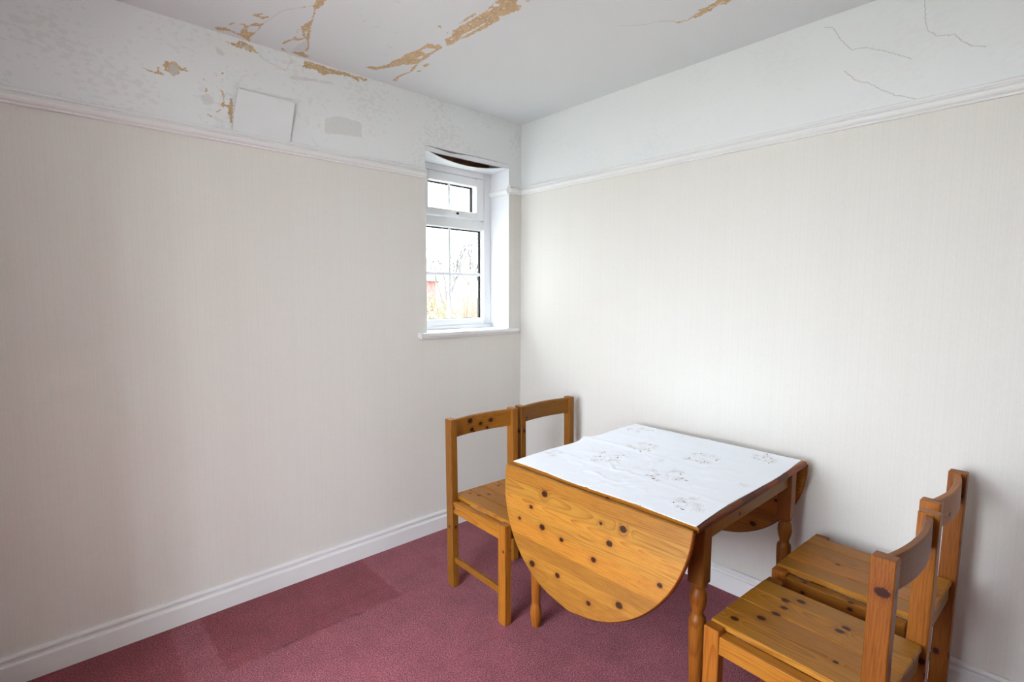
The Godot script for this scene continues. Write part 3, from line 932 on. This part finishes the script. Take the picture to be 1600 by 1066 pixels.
func build_window() -> void:
	var w := Node3D.new()
	w.name = "window_1"
	add_child(w)
	setting(w, "narrow white window with glazing bars in a deep recess", "window")
	var xl := -0.735
	var xr := -0.105
	var sill := 1.192
	var head := 2.222
	# painted recess
	var s := Shape.new()
	s.box(Vector3(xr - 0.003, sill, -0.22), Vector3(xr, 2.235, 0.001))
	s.box(Vector3(xl, sill, -0.22), Vector3(xl + 0.003, 2.235, 0.001))
	mesh("reveal", s.done(), M.reveal, w)
	# the picture rail returns into the recess
	var rail := [Vector2(0, 0), Vector2(0.008, 0), Vector2(0.010, 0.006), Vector2(0.018, 0.012), Vector2(0.0215, 0.02), Vector2(0.019, 0.029), Vector2(0.012, 0.036), Vector2(0.014, 0.042), Vector2(0.014, 0.047), Vector2(0, 0.05)]
	s = Shape.new()
	s.moulding(rail, Vector3(xr - 0.003, 2.05, 0.001), Vector3(xr - 0.003, 2.05, -0.176), Vector3.LEFT)
	s.moulding(rail, Vector3(xl + 0.003, 2.05, 0.001), Vector3(xl + 0.003, 2.05, -0.176), Vector3.RIGHT)
	mesh("rail_return", s.done(), M.gloss, w)
	# edge strip at the head, a little bowed, cracked away from the plaster above
	s = Shape.new()
	for i in 16:
		var a := lerpf(xl, xr, i / 16.0)
		var b := lerpf(xl, xr, (i + 1) / 16.0)
		var ya := 2.232 - 0.010 * exp(-pow((i / 16.0 - 0.28) / 0.13, 2.0))
		var yb := 2.232 - 0.010 * exp(-pow(((i + 1) / 16.0 - 0.28) / 0.13, 2.0))
		var f := 0.004
		s.quad(Vector3(a, 2.206, f), Vector3(b, 2.206, f), Vector3(b, yb, f), Vector3(a, ya, f), Vector3.BACK)
		s.quad(Vector3(a, ya, f), Vector3(b, yb, f), Vector3(b, yb, -0.028), Vector3(a, ya, -0.028), Vector3.UP)
		s.quad(Vector3(a, 2.206, f), Vector3(b, 2.206, f), Vector3(b, 2.206, -0.012), Vector3(a, 2.206, -0.012), Vector3.DOWN)
		s.quad(Vector3(a, 2.206, -0.012), Vector3(b, 2.206, -0.012), Vector3(b, yb, -0.012), Vector3(a, ya, -0.012), Vector3.FORWARD)
	mesh("head_strip", s.done(), M.reveal, w)
	# lining of the head, sagging away at the front
	s = Shape.new()
	var n := 20
	var sag := func(u: float, d: float) -> float:
		return 2.208 - 0.004 * d - 0.041 * pow(sin(PI * clampf((u - 0.03) / 0.9, 0.0, 1.0)), 0.8) * (1.0 - 0.12 * u) * (1.0 - d) - 0.006 * d
	for i in n:
		for j in 6:
			var q := []
			for e in [[i, j], [i + 1, j], [i + 1, j + 1], [i, j + 1]]:
				var u: float = float(e[0]) / n
				var d: float = e[1] / 6.0
				q.append(Vector3(lerpf(xl + 0.003, xr - 0.003, u), sag.call(u, d), lerpf(-0.002, -0.18, d)))
			var th := Vector3(0, 0.003, 0)
			s.quad(q[0], q[1], q[2], q[3], Vector3.DOWN)
			s.quad(q[0] + th, q[1] + th, q[2] + th, q[3] + th, Vector3.UP)
			if j == 0:
				s.quad(q[0], q[1], q[1] + th, q[0] + th, Vector3.BACK)
	mesh("head_lining", s.done(), M.reveal, w)
	# plastic frame, its transom, the hinged top light and beads
	var fz := -0.178
	s = Shape.new()
	for e in [[xl + 0.003, sill, xl + 0.066, head], [xr - 0.066, sill, xr - 0.003, head], [xl + 0.066, sill, xr - 0.066, sill + 0.062], [xl + 0.066, 1.828, xr - 0.066, 1.888], [xl + 0.066, 2.158, xr - 0.066, head]]:
		s.chamfered(Vector3(e[0], e[1], -0.245), Vector3(e[2], e[3], fz), 0.004)
	mesh("frame", s.done(), M.plastic, w)
	s = Shape.new()
	s.chamfered(Vector3(xl + 0.03, sill, fz - 0.002), Vector3(xr - 0.003, sill + 0.022, fz + 0.012), 0.003)
	mesh("bottom_bead", s.done(), M.plastic, w)
	var light := Node3D.new()
	light.name = "top_light"
	w.add_child(light, true)
	var a := xl + 0.070
	var b := xr - 0.070
	s = Shape.new()
	for e in [[a, 1.892, a + 0.062, 2.154], [b - 0.062, 1.892, b, 2.154], [a + 0.062, 1.892, b - 0.062, 1.938], [a + 0.062, 2.102, b - 0.062, 2.154]]:
		s.chamfered(Vector3(e[0], e[1], -0.235), Vector3(e[2], e[3], fz + 0.010), 0.004)
	mesh("sash", s.done(), M.plastic, light)
	glazing(light, a + 0.062, b - 0.062, 1.938, 2.102, false)
	# handle with a lock
	s = Shape.new()
	s.chamfered(Vector3(-0.425, 1.898, fz + 0.010), Vector3(-0.385, 1.924, fz + 0.022), 0.003)
	s.chamfered(Vector3(-0.50, 1.893, fz + 0.022), Vector3(-0.392, 1.908, fz + 0.032), 0.004)
	var h := mesh("handle", s.done(), M.plastic, light)
	s = Shape.new()
	s.lathe([Vector2(0.0, 0.004), Vector2(0.009, 0.004), Vector2(0.010, 0.0)], Vector3.ZERO, 16, func(y: float, t: float) -> Vector2: return Vector2(y, t))
	var lock := mesh("lock", s.done(), M.gasket, h)
	lock.transform = Transform3D(Basis(Vector3.RIGHT, PI / 2.0), Vector3(-0.398, 1.914, fz + 0.021))
	glazing(w, xl + 0.066, xr - 0.066, sill + 0.062, 1.828, true)
	# window board with a moulded front
	s = Shape.new()
	s.chamfered(Vector3(xl, sill - 0.025, -0.19), Vector3(xr, sill, 0.0), 0.0)
	s.moulding([Vector2(0, 0.012), Vector2(0.034, 0.012), Vector2(0.039, 0.015), Vector2(0.041, 0.022), Vector2(0.041, 0.030), Vector2(0.039, 0.034), Vector2(0.034, 0.037), Vector2(0, 0.037)], Vector3(-0.795, 1.155, 0), Vector3(-0.048, 1.155, 0), Vector3.BACK)
	s.moulding([Vector2(0, 0), Vector2(0.016, 0), Vector2(0.022, 0.002), Vector2(0.024, 0.007), Vector2(0.026, 0.012), Vector2(0, 0.012)], Vector3(-0.782, 1.155, 0), Vector3(-0.061, 1.155, 0), Vector3.BACK)
	mesh("sill", s.done(), M.gloss, w)


# panes with dark seals round them and glazing bars across
func glazing(parent: Node3D, x0: float, x1: float, y0: float, y1: float, cross: bool) -> void:
	var z := -0.222
	var mx := (x0 + x1) / 2.0
	var my := (y0 + y1) / 2.0
	var s := Shape.new()
	for e in [[x0, y0, x0 + 0.012, y1], [x1 - 0.012, y0, x1, y1], [x0, y1 - 0.008, x1, y1], [x0, y0, x1, y0 + 0.004]]:
		s.box(Vector3(e[0], e[1], z - 0.008), Vector3(e[2], e[3], z + 0.006))
	mesh("seal", s.done(), M.gasket, parent)
	s = Shape.new()
	s.chamfered(Vector3(mx - 0.010, y0, z - 0.012), Vector3(mx + 0.010, y1, z + 0.010), 0.003)
	mesh("glazing_bar", s.done(), M.plastic, parent)
	if cross:
		s = Shape.new()
		s.chamfered(Vector3(x0, my - 0.010, z - 0.012), Vector3(x1, my + 0.010, z + 0.0105), 0.003)
		mesh("glazing_bar", s.done(), M.plastic, parent)
	for i in 2:
		for j in 2 if cross else 1:
			s = Shape.new()
			var px := [x0 + 0.004, mx - 0.006, mx + 0.006, x1 - 0.004]
			var py := [y0 + 0.002, my - 0.006, my + 0.006, y1 - 0.003] if cross else [y0 + 0.002, y1 - 0.003]
			s.quad(Vector3(px[i * 2], py[j * 2], z), Vector3(px[i * 2 + 1], py[j * 2], z), Vector3(px[i * 2 + 1], py[j * 2 + 1], z), Vector3(px[i * 2], py[j * 2 + 1], z), Vector3.BACK)
			mesh("pane", s.done(), M.glass, parent)


func build_bay_window(bx: float, b0: float, b1: float) -> void:
	var w := Node3D.new()
	w.name = "window_2"
	add_child(w)
	setting(w, "wide white bay window beside the camera", "window")
	var y0: float = BAY[3]
	var y1: float = BAY[4]
	var s := Shape.new()
	var lights := 3
	s.chamfered(Vector3(bx - 0.15, y0, b0), Vector3(bx - 0.09, y0 + 0.06, b1), 0.004)
	s.chamfered(Vector3(bx - 0.15, y1 - 0.06, b0), Vector3(bx - 0.09, y1, b1), 0.004)
	for k in lights + 1:
		var z := lerpf(b0 + 0.03, b1 - 0.03, float(k) / lights)
		s.chamfered(Vector3(bx - 0.15, y0 + 0.06, z - 0.03), Vector3(bx - 0.09, y1 - 0.06, z + 0.03), 0.004)
	mesh("frame", s.done(), M.plastic, w)
	for k in lights:
		var za := lerpf(b0 + 0.03, b1 - 0.03, float(k) / lights) + 0.025
		var zb := lerpf(b0 + 0.03, b1 - 0.03, float(k + 1) / lights) - 0.025
		s = Shape.new()
		s.quad(Vector3(bx - 0.12, y0 + 0.05, za), Vector3(bx - 0.12, y0 + 0.05, zb), Vector3(bx - 0.12, y1 - 0.05, zb), Vector3(bx - 0.12, y1 - 0.05, za), Vector3.RIGHT)
		mesh("pane", s.done(), M.glass, w)
	s = Shape.new()
	s.chamfered(Vector3(bx - 0.09, y0 - 0.005, b0), Vector3(bx + 0.04, y0 + 0.02, b1), 0.004)
	mesh("sill", s.done(), M.gloss, w)


# ---------------------------------------------------------------- outside the small window
func branch(s: Shape, rng: RandomNumberGenerator, a: Vector3, d: Vector3, length: float, r: float, depth: int, rise: float) -> void:
	var p := a
	var steps := 3
	for i in steps:
		d = (d + Vector3(rng.randfn(0, 0.16), rng.randfn(0, 0.1) + rise, rng.randfn(0, 0.16))).normalized()
		var q := p + d * length / steps
		s.tube(p, q, r * (1.0 - 0.22 * i), r * (1.0 - 0.22 * (i + 1)), 5 if depth > 1 else 4)
		p = q
		if depth > 0 and (i > 0 or depth < 3):
			var turn := Vector3(rng.randfn(0, 1), rng.randf_range(-0.1, 0.8), rng.randfn(0, 1)).normalized()
			branch(s, rng, p, (d + turn * 0.9).normalized(), length * rng.randf_range(0.55, 0.75), r * 0.5, depth - 1, rise)
	if depth > 0:
		branch(s, rng, p, d, length * 0.7, r * 0.42, depth - 1, rise)


func build_garden() -> void:
	var s := Shape.new()
	s.box(Vector3(-120, -0.6, -160), Vector3(120, -0.3, 120))
	var lawn := mesh("ground", s.done(), M.grass)
	setting(lawn, "garden lawn outside the window", "lawn")
	s = Shape.new()
	s.box(Vector3(-10.0, -0.3, -1.5), Vector3(BAY_X - 1.3, -0.22, 6.0))
	setting(mesh("terrace", s.done(), M.paving), "pale paved terrace outside the bay window", "terrace")
	# the house's own side wing, left of the small window, shades it from part of the sky
	s = Shape.new()
	s.box(Vector3(-2.1, -0.3, -5.2), Vector3(-1.5, 4.1, -THICK - 0.002))
	setting(mesh("wall_wing", s.done(), M.render_wall), "rendered side wing of the house outside the small window", "wall")
	# low brick house across the gardens
	var house := thing("brick_house", "red brick house with a grey roof seen far off through the window", "house", Vector3(19.8, -0.3, -46.6), -0.59)
	s = Shape.new()
	s.box(Vector3(-9, 0, -4), Vector3(9, 3.1, 4))
	mesh("wall", s.done(), M.brick, house)
	s = Shape.new()
	var ridge := [Vector3(-9.4, 3.0, 4.5), Vector3(9.4, 3.0, 4.5), Vector3(9.4, 3.0, -4.5), Vector3(-9.4, 3.0, -4.5), Vector3(-9.4, 5.2, 0), Vector3(9.4, 5.2, 0)]
	s.quad(ridge[0], ridge[1], ridge[5], ridge[4], Vector3(0, 1, 1))
	s.quad(ridge[2], ridge[3], ridge[4], ridge[5], Vector3(0, 1, -1))
	s.tri(ridge[0], ridge[3], ridge[4], Vector3.LEFT)
	s.tri(ridge[1], ridge[2], ridge[5], Vector3.RIGHT)
	s.quad(ridge[0], ridge[1], ridge[2], ridge[3], Vector3.DOWN)
	mesh("roof", s.done(), M.slate, house)
	for k in 7:
		var x := -7.5 + 2.35 * k
		s = Shape.new()
		for e in [[x - 0.45, 1.4, x - 0.33, 2.5], [x + 0.33, 1.4, x + 0.45, 2.5], [x - 0.45, 1.4, x + 0.45, 1.52], [x - 0.45, 2.38, x + 0.45, 2.5], [x - 0.45, 1.95, x + 0.45, 2.02]]:
			s.box(Vector3(e[0], e[1], 3.95), Vector3(e[2], e[3], 4.08))
		var frame := mesh("window", s.done(), M.plastic, house)
		s = Shape.new()
		s.box(Vector3(x - 0.33, 1.52, 3.98), Vector3(x + 0.33, 2.38, 4.03))
		mesh("pane", s.done(), M.dark_pane, frame)
	# bare trees and shrubs
	var rng := RandomNumberGenerator.new()
	for e in [["bare tree with thin pale branches behind the upright shrubs", Vector3(6.9, -0.3, -9.4), 2.0, 0.085, 31, 4], ["smaller bare tree beyond the upright glazing bar", Vector3(8.0, -0.3, -12.4), 2.2, 0.075, 57, 4]]:
		rng.seed = e[4]
		var t := thing("bare_tree", e[0], "tree", e[1])
		s = Shape.new()
		s.tube(Vector3(0, -0.05, 0), Vector3(0.03, e[2] * 0.55, 0.0), e[3] * 1.2, e[3], 7)
		mesh("trunk", s.done(), M.bark, t)
		s = Shape.new()
		for k in 6:
			branch(s, rng, Vector3(0.03, e[2] * 0.55, 0.0), Vector3(rng.randfn(0, 0.35), 1.0, rng.randfn(0, 0.35)).normalized(), e[2] * 0.7, e[3] * 0.7, 3, 0.06)
		mesh("branches", s.done(), M.bark, t)
	var spots := [[Vector3(2.25, -0.3, -3.6), "dry tan shrub of upright stems right of the glazing bar"], [Vector3(4.6, -0.3, -6.2), "dry tan shrub of upright stems nearest the right window frame"], [Vector3(0.5, -0.3, -2.1), "dry tan shrub of upright stems under the green bush"]]
	for k in spots.size():
		rng.seed = 70 + k
		var t := thing("dry_shrub", spots[k][1], "shrub", spots[k][0], 0.0, "dry shrubs outside the window")
		s = Shape.new()
		for q in 90:
			var a := rng.randf() * TAU
			var out := rng.randf()
			var p := Vector3(cos(a), 0, sin(a)) * out * 0.4
			var d := Vector3(cos(a) * out * 0.3 + rng.randfn(0, 0.07), 1.0, sin(a) * out * 0.3 + rng.randfn(0, 0.07)).normalized()
			var tall := rng.randf_range(1.3, 2.05) if k < 2 else rng.randf_range(1.0, 1.45)
			s.tube(p, p + d * tall * 0.6, 0.009, 0.006, 4)
			s.tube(p + d * tall * 0.6, p + (d + Vector3(rng.randfn(0, 0.08), 0, rng.randfn(0, 0.08))).normalized() * tall, 0.006, 0.003, 4)
			for r in 2:
				var b := p + d * tall * rng.randf_range(0.4, 0.7)
				s.tube(b, b + (d + Vector3(rng.randfn(0, 0.3), 0, rng.randfn(0, 0.3))).normalized() * tall * 0.35, 0.005, 0.002, 4)
		mesh("stems", s.done(), M.straw, t)
	rng.seed = 5
	var bush := thing("green_bush", "green and yellow leafy bush in front of the far house", "bush", Vector3(4.5, -0.3, -8.3))
	s = Shape.new()
	for q in 40:
		var a := rng.randf() * TAU
		s.tube(Vector3(cos(a) * 0.1, 0, sin(a) * 0.1), Vector3(cos(a) * rng.randf() * 0.7, rng.randf_range(0.8, 1.5), sin(a) * rng.randf() * 0.7), 0.012, 0.004, 4)
	mesh("stems", s.done(), M.bark, bush)
	var leaves := [Shape.new(), Shape.new()]
	for q in 4200:
		var v := Vector3(rng.randfn(), rng.randfn(), rng.randfn()).normalized()
		var p := Vector3(v.x * 0.8, 1.0 + v.y * 0.72, v.z * 0.8) * rng.randf_range(0.82, 1.05)
		var d := Vector3(rng.randfn(), rng.randfn(), rng.randfn()).normalized() * 0.05
		var e := d.cross(v).normalized() * 0.022
		leaves[1 if rng.randf() < 0.4 else 0].quad(p, p + d * 0.5 + e, p + d, p + d * 0.5 - e)
	mesh("foliage", leaves[0].done(), M.leaf_green, bush).set_meta("kind", "stuff")
	mesh("foliage", leaves[1].done(), M.leaf_yellow, bush).set_meta("kind", "stuff")


# ---------------------------------------------------------------- materials
func build_materials() -> void:
	var strips := []
	var rng := RandomNumberGenerator.new()
	rng.seed = 9
	var knots := []
	for k in 8:
		strips.append([k * 0.1, (k + 1) * 0.1, rng.randf_range(-0.5, 0.6)])
		for q in 2:
			knots.append([0.08 + 0.84 * rng.randf(), k * 0.1 + rng.randf_range(0.012, 0.05), rng.randf_range(0.004, 0.0075)])
	knots.append_array([[0.40, 0.166, 0.010], [0.412, 0.120, 0.0075], [0.425, 0.105, 0.006], [0.53, 0.15, 0.0085]])
	var sheet := texture(pine(1.0, 0.8, 950.0, strips, knots, 33))
	var wood := func(tint: Color, rough: float, tex: Texture2D) -> StandardMaterial3D:
		var m := material(tint, rough, tex)
		m.metallic_specular = 0.36
		return m
	M.pine = wood.call(Color(0.93, 0.85, 0.70), 0.42, sheet)
	M.pine_gold = wood.call(Color(0.97, 0.90, 0.74), 0.42, sheet)
	M.pine_red = wood.call(Color(0.90, 0.77, 0.64), 0.40, sheet)
	M.pine_rim = wood.call(Color(0.74, 0.52, 0.40), 0.45, sheet)
	M.pine_end = wood.call(Color(0.80, 0.56, 0.55), 0.5, sheet)
	M.pine_end_dark = wood.call(Color(0.62, 0.42, 0.42), 0.5, sheet)
	# the leaf: eight boards, knots where the photograph has them
	var cuts := [0.0, 0.050, 0.102, 0.145, 0.182, 0.240, 0.286, 0.325, 0.42]
	var tones := [0.1, 0.35, 0.7, 0.45, 0.6, -0.1, 0.3, -0.2]
	var boards := []
	for k in 8:
		boards.append([cuts[k], cuts[k + 1], tones[k]])
	M.leaf = wood.call(Color(0.99, 0.97, 0.88), 0.40, texture(pine(0.83, 0.42, 900.0, boards, [[0.227, 0.056, 0.009], [0.168, 0.122, 0.006], [0.116, 0.181, 0.005], [0.236, 0.176, 0.0085], [0.334, 0.188, 0.006], [0.492, 0.078, 0.0045], [0.58, 0.068, 0.009], [0.535, 0.13, 0.008], [0.481, 0.203, 0.007], [0.211, 0.32, 0.009], [0.337, 0.313, 0.007], [0.483, 0.347, 0.006], [0.60, 0.302, 0.0085], [0.729, 0.185, 0.006]], 71)))
	var planks := []
	for k in 4:
		planks.append([k * 0.086, (k + 1) * 0.086 if k < 3 else 0.36, [0.2, 0.5, 0.1, 0.4][k]])
	M.seat_knots = wood.call(Color(0.99, 0.94, 0.78), 0.38, texture(pine(0.45, 0.36, 1000.0, planks, [[0.39, 0.29, 0.008], [0.34, 0.225, 0.008], [0.322, 0.17, 0.008], [0.32, 0.12, 0.0068], [0.335, 0.075, 0.008], [0.30, 0.045, 0.008], [0.17, 0.11, 0.008], [0.163, 0.08, 0.007], [0.064, 0.335, 0.0075], [0.13, 0.26, 0.005]], 19)))
	M.seat = wood.call(Color(0.99, 0.94, 0.78), 0.38, texture(pine(0.45, 0.36, 1000.0, planks, [[0.05, 0.28, 0.005], [0.10, 0.265, 0.006], [0.12, 0.22, 0.006], [0.06, 0.11, 0.006], [0.29, 0.16, 0.005]], 45)))

	var paper := wallpaper_image()
	M.wallpaper = material(Color(1, 1, 1), 0.82, paper[0])
	M.wallpaper.uv1_scale = Vector3(4.2, 4.2, 1)
	M.wallpaper.heightmap_enabled = true
	M.wallpaper.heightmap_texture = paper[1]
	M.wallpaper.heightmap_scale = 0.012
	M.wallpaper.metallic_specular = 0.3
	var white := Color(0.915, 0.922, 0.925)
	var p := plaster(Vector2(3.2, 0.45), Vector2(BAY_X, HEIGHT - 0.45), Vector2(640, 640), flip(FRIEZE_BARE), [], flip(FRIEZE_SCRAPED), flip(FRIEZE_PALE), flip(FRIEZE_CRACKS), white, 0.2)
	M.frieze_left = material(Color(1, 1, 1), 0.8, p[0])
	relief(M.frieze_left, p[1])
	p = plaster(Vector2(4.1, 0.45), Vector2(0, HEIGHT - 0.45), Vector2(480, 640), [], [], [], [], flip(FRIEZE_RIGHT_CRACKS), white, 0.05)
	M.frieze_right = material(Color(1, 1, 1), 0.8, p[0])
	relief(M.frieze_right, p[1])
	p = plaster(Vector2(3.2, 4.1), Vector2(BAY_X, 0), Vector2(600, 480), CEILING_BARE, CEILING_PAINT_LEFT, CEILING_SCRAPED, [], CEILING_CRACKS, Color(0.89, 0.90, 0.905), 0.0)
	M.ceiling = material(Color(1, 1, 1), 0.85, p[0])
	relief(M.ceiling, p[1])
	M.paint = material(white, 0.8)
	M.gloss = material(Color(0.92, 0.92, 0.915), 0.38)
	M.reveal = material(Color(0.92, 0.925, 0.935), 0.5)
	M.plastic = material(Color(0.92, 0.925, 0.93), 0.28)
	M.gasket = material(Color(0.10, 0.10, 0.11), 0.6)
	M.old_wood = material(Color(0.78, 0.62, 0.49), 0.85, grain_noise(2, 0.02, Color(0.7, 0.7, 0.7), Color(1, 1, 1)))
	M.brass = material(Color(0.62, 0.50, 0.30), 0.4)
	M.brass.metallic = 0.9
	M.card = material(Color(0.90, 0.905, 0.91), 0.75)
	M.glass = material(Color(0.95, 0.97, 1.0, 0.04), 0.02)
	M.glass.transparency = BaseMaterial3D.TRANSPARENCY_ALPHA

	M.carpet = material(Color(1, 1, 1), 0.95, grain_noise(6, 0.085, Color(0.36, 0.125, 0.17), Color(0.91, 0.555, 0.60), FastNoiseLite.TYPE_SIMPLEX_SMOOTH, 3, 1024))
	M.carpet.uv1_scale = Vector3(1.6, 1.6, 1)
	M.carpet.metallic_specular = 0.15
	M.carpet.heightmap_enabled = true
	M.carpet.heightmap_texture = grain_noise(16, 0.2, Color(0, 0, 0), Color(1, 1, 1), FastNoiseLite.TYPE_SIMPLEX_SMOOTH, 2, 1024)
	M.carpet.heightmap_scale = 0.25
	M.carpet.rim_enabled = true
	M.carpet.rim = 0.35
	M.carpet.rim_tint = 0.5
	M.carpet.detail_enabled = true
	M.carpet.detail_albedo = texture(carpet_marks())
	M.carpet.detail_blend_mode = BaseMaterial3D.BLEND_MODE_MUL
	M.carpet.detail_uv_layer = BaseMaterial3D.DETAIL_UV_2
	M.cloth = material(Color(1, 1, 1), 0.85, texture(cloth_image()))
	M.cloth.metallic_specular = 0.2
	M.cloth.rim_enabled = true
	M.cloth.rim = 0.2

	M.grass = material(Color(0.55, 0.58, 0.40), 0.95, grain_noise(12, 0.03, Color(0.6, 0.6, 0.6), Color(1, 1, 1)))
	M.paving = material(Color(0.80, 0.79, 0.76), 0.9, grain_noise(13, 0.05, Color(0.85, 0.85, 0.85), Color(1, 1, 1)))
	M.render_wall = material(Color(0.70, 0.69, 0.67), 0.9)
	M.brick = material(Color(0.46, 0.27, 0.26), 0.9)
	M.slate = material(Color(0.40, 0.41, 0.42), 0.8)
	M.dark_pane = material(Color(0.25, 0.27, 0.30), 0.1)
	M.bark = material(Color(0.30, 0.28, 0.28), 0.9)
	M.straw = material(Color(0.44, 0.36, 0.29), 0.9)
	M.leaf_green = material(Color(0.24, 0.33, 0.20), 0.7)
	M.leaf_yellow = material(Color(0.46, 0.47, 0.22), 0.7)


func relief(m: StandardMaterial3D, t: Texture2D) -> void:
	m.heightmap_enabled = true
	m.heightmap_texture = t
	m.heightmap_scale = 0.1


# wall textures run downwards from the ceiling
func flip(lists: Array) -> Array:
	var out := []
	for a in lists:
		var b := []
		for i in range(0, a.size(), 2):
			b.append(a[i])
			b.append(2.0 * HEIGHT - 0.45 - a[i + 1])
		out.append(b)
	return out


# ---------------------------------------------------------------- scene
const BAY := [0.85, 2.15, 0.75, 0.10, 2.45]      # z from, z to, depth beyond the wall, window from, window to

func _ready() -> void:
	var camera := Camera3D.new()
	camera.name = "camera"
	var yaw := 0.737784
	var pitch := -0.0891282
	var roll := 0.0028168
	var forward := Vector3(sin(yaw) * cos(pitch), sin(pitch), -cos(yaw) * cos(pitch))
	var right := Vector3(cos(yaw), 0, sin(yaw))
	var up := right.cross(forward)
	camera.transform = Transform3D(Basis(right * cos(roll) + up * sin(roll), up * cos(roll) - right * sin(roll), -forward), Vector3(-2.3489, 1.4067, 2.5001))
	camera.fov = rad_to_deg(2.0 * atan(533.0 / 802.955))
	camera.near = 0.05
	camera.far = 500.0
	add_child(camera)
	camera.current = true

	# bright overcast day
	var world := WorldEnvironment.new()
	world.name = "environment"
	var env := Environment.new()
	var sky := ProceduralSkyMaterial.new()
	sky.sky_top_color = Color(0.90, 0.945, 1.0)
	sky.sky_horizon_color = Color(0.945, 0.968, 1.0)
	sky.ground_bottom_color = Color(0.5, 0.5, 0.48)
	sky.ground_horizon_color = Color(0.7, 0.7, 0.7)
	env.background_mode = Environment.BG_SKY
	env.sky = Sky.new()
	env.sky.sky_material = sky
	env.background_energy_multiplier = 18.0
	env.tonemap_mode = Environment.TONE_MAPPER_LINEAR
	env.tonemap_exposure = 1.25
	env.sdfgi_enabled = true
	env.ssao_enabled = true
	env.ssil_enabled = true
	world.environment = env
	add_child(world)

	build_materials()
	build_room()
	drop_leaf_table()
	tablecloth()
	dining_chair("pine dining chair left of the table, dark knots across its back rail", Vector3(-0.757, 0, 0.523), -0.03, M.seat, 0, [M.pine, M.pine_gold])
	dining_chair("pine dining chair in the far corner, mostly hidden behind the table", Vector3(-0.309, 0, 0.525), -0.012, M.seat, 3, [M.pine, M.pine_gold])
	dining_chair("pine dining chair in the right foreground, dark knots across its plank seat", Vector3(-0.779, 0, 2.268), PI - 0.055, M.seat_knots, 5, [M.pine_red, M.pine_gold])
	dining_chair("pine dining chair against the right wall, behind the foreground chair", Vector3(-0.292, 0, 2.272), PI - 0.035, M.seat, 2, [M.pine_red, M.pine_gold])
	# a piece of card that stands on the picture rail, its top leaning off the wall
	var s := Shape.new()
	s.chamfered(Vector3(-0.12, 0.0, 0.0), Vector3(0.12, 0.178, 0.004), 0.0008, func(p: Vector3) -> Vector3: return p + Vector3(p.y * 0.13, 0, 0))
	var card := mesh("card_panel", s.done(), M.card)
	card.transform = Transform3D(Basis(Vector3.BACK, -0.012) * Basis(Vector3.RIGHT, 0.07), Vector3(-1.588, RAIL_Y + 0.054, 0.005))
	tag(card, "blank white card panel standing on the picture rail near the ceiling", "card panel")
	build_garden()
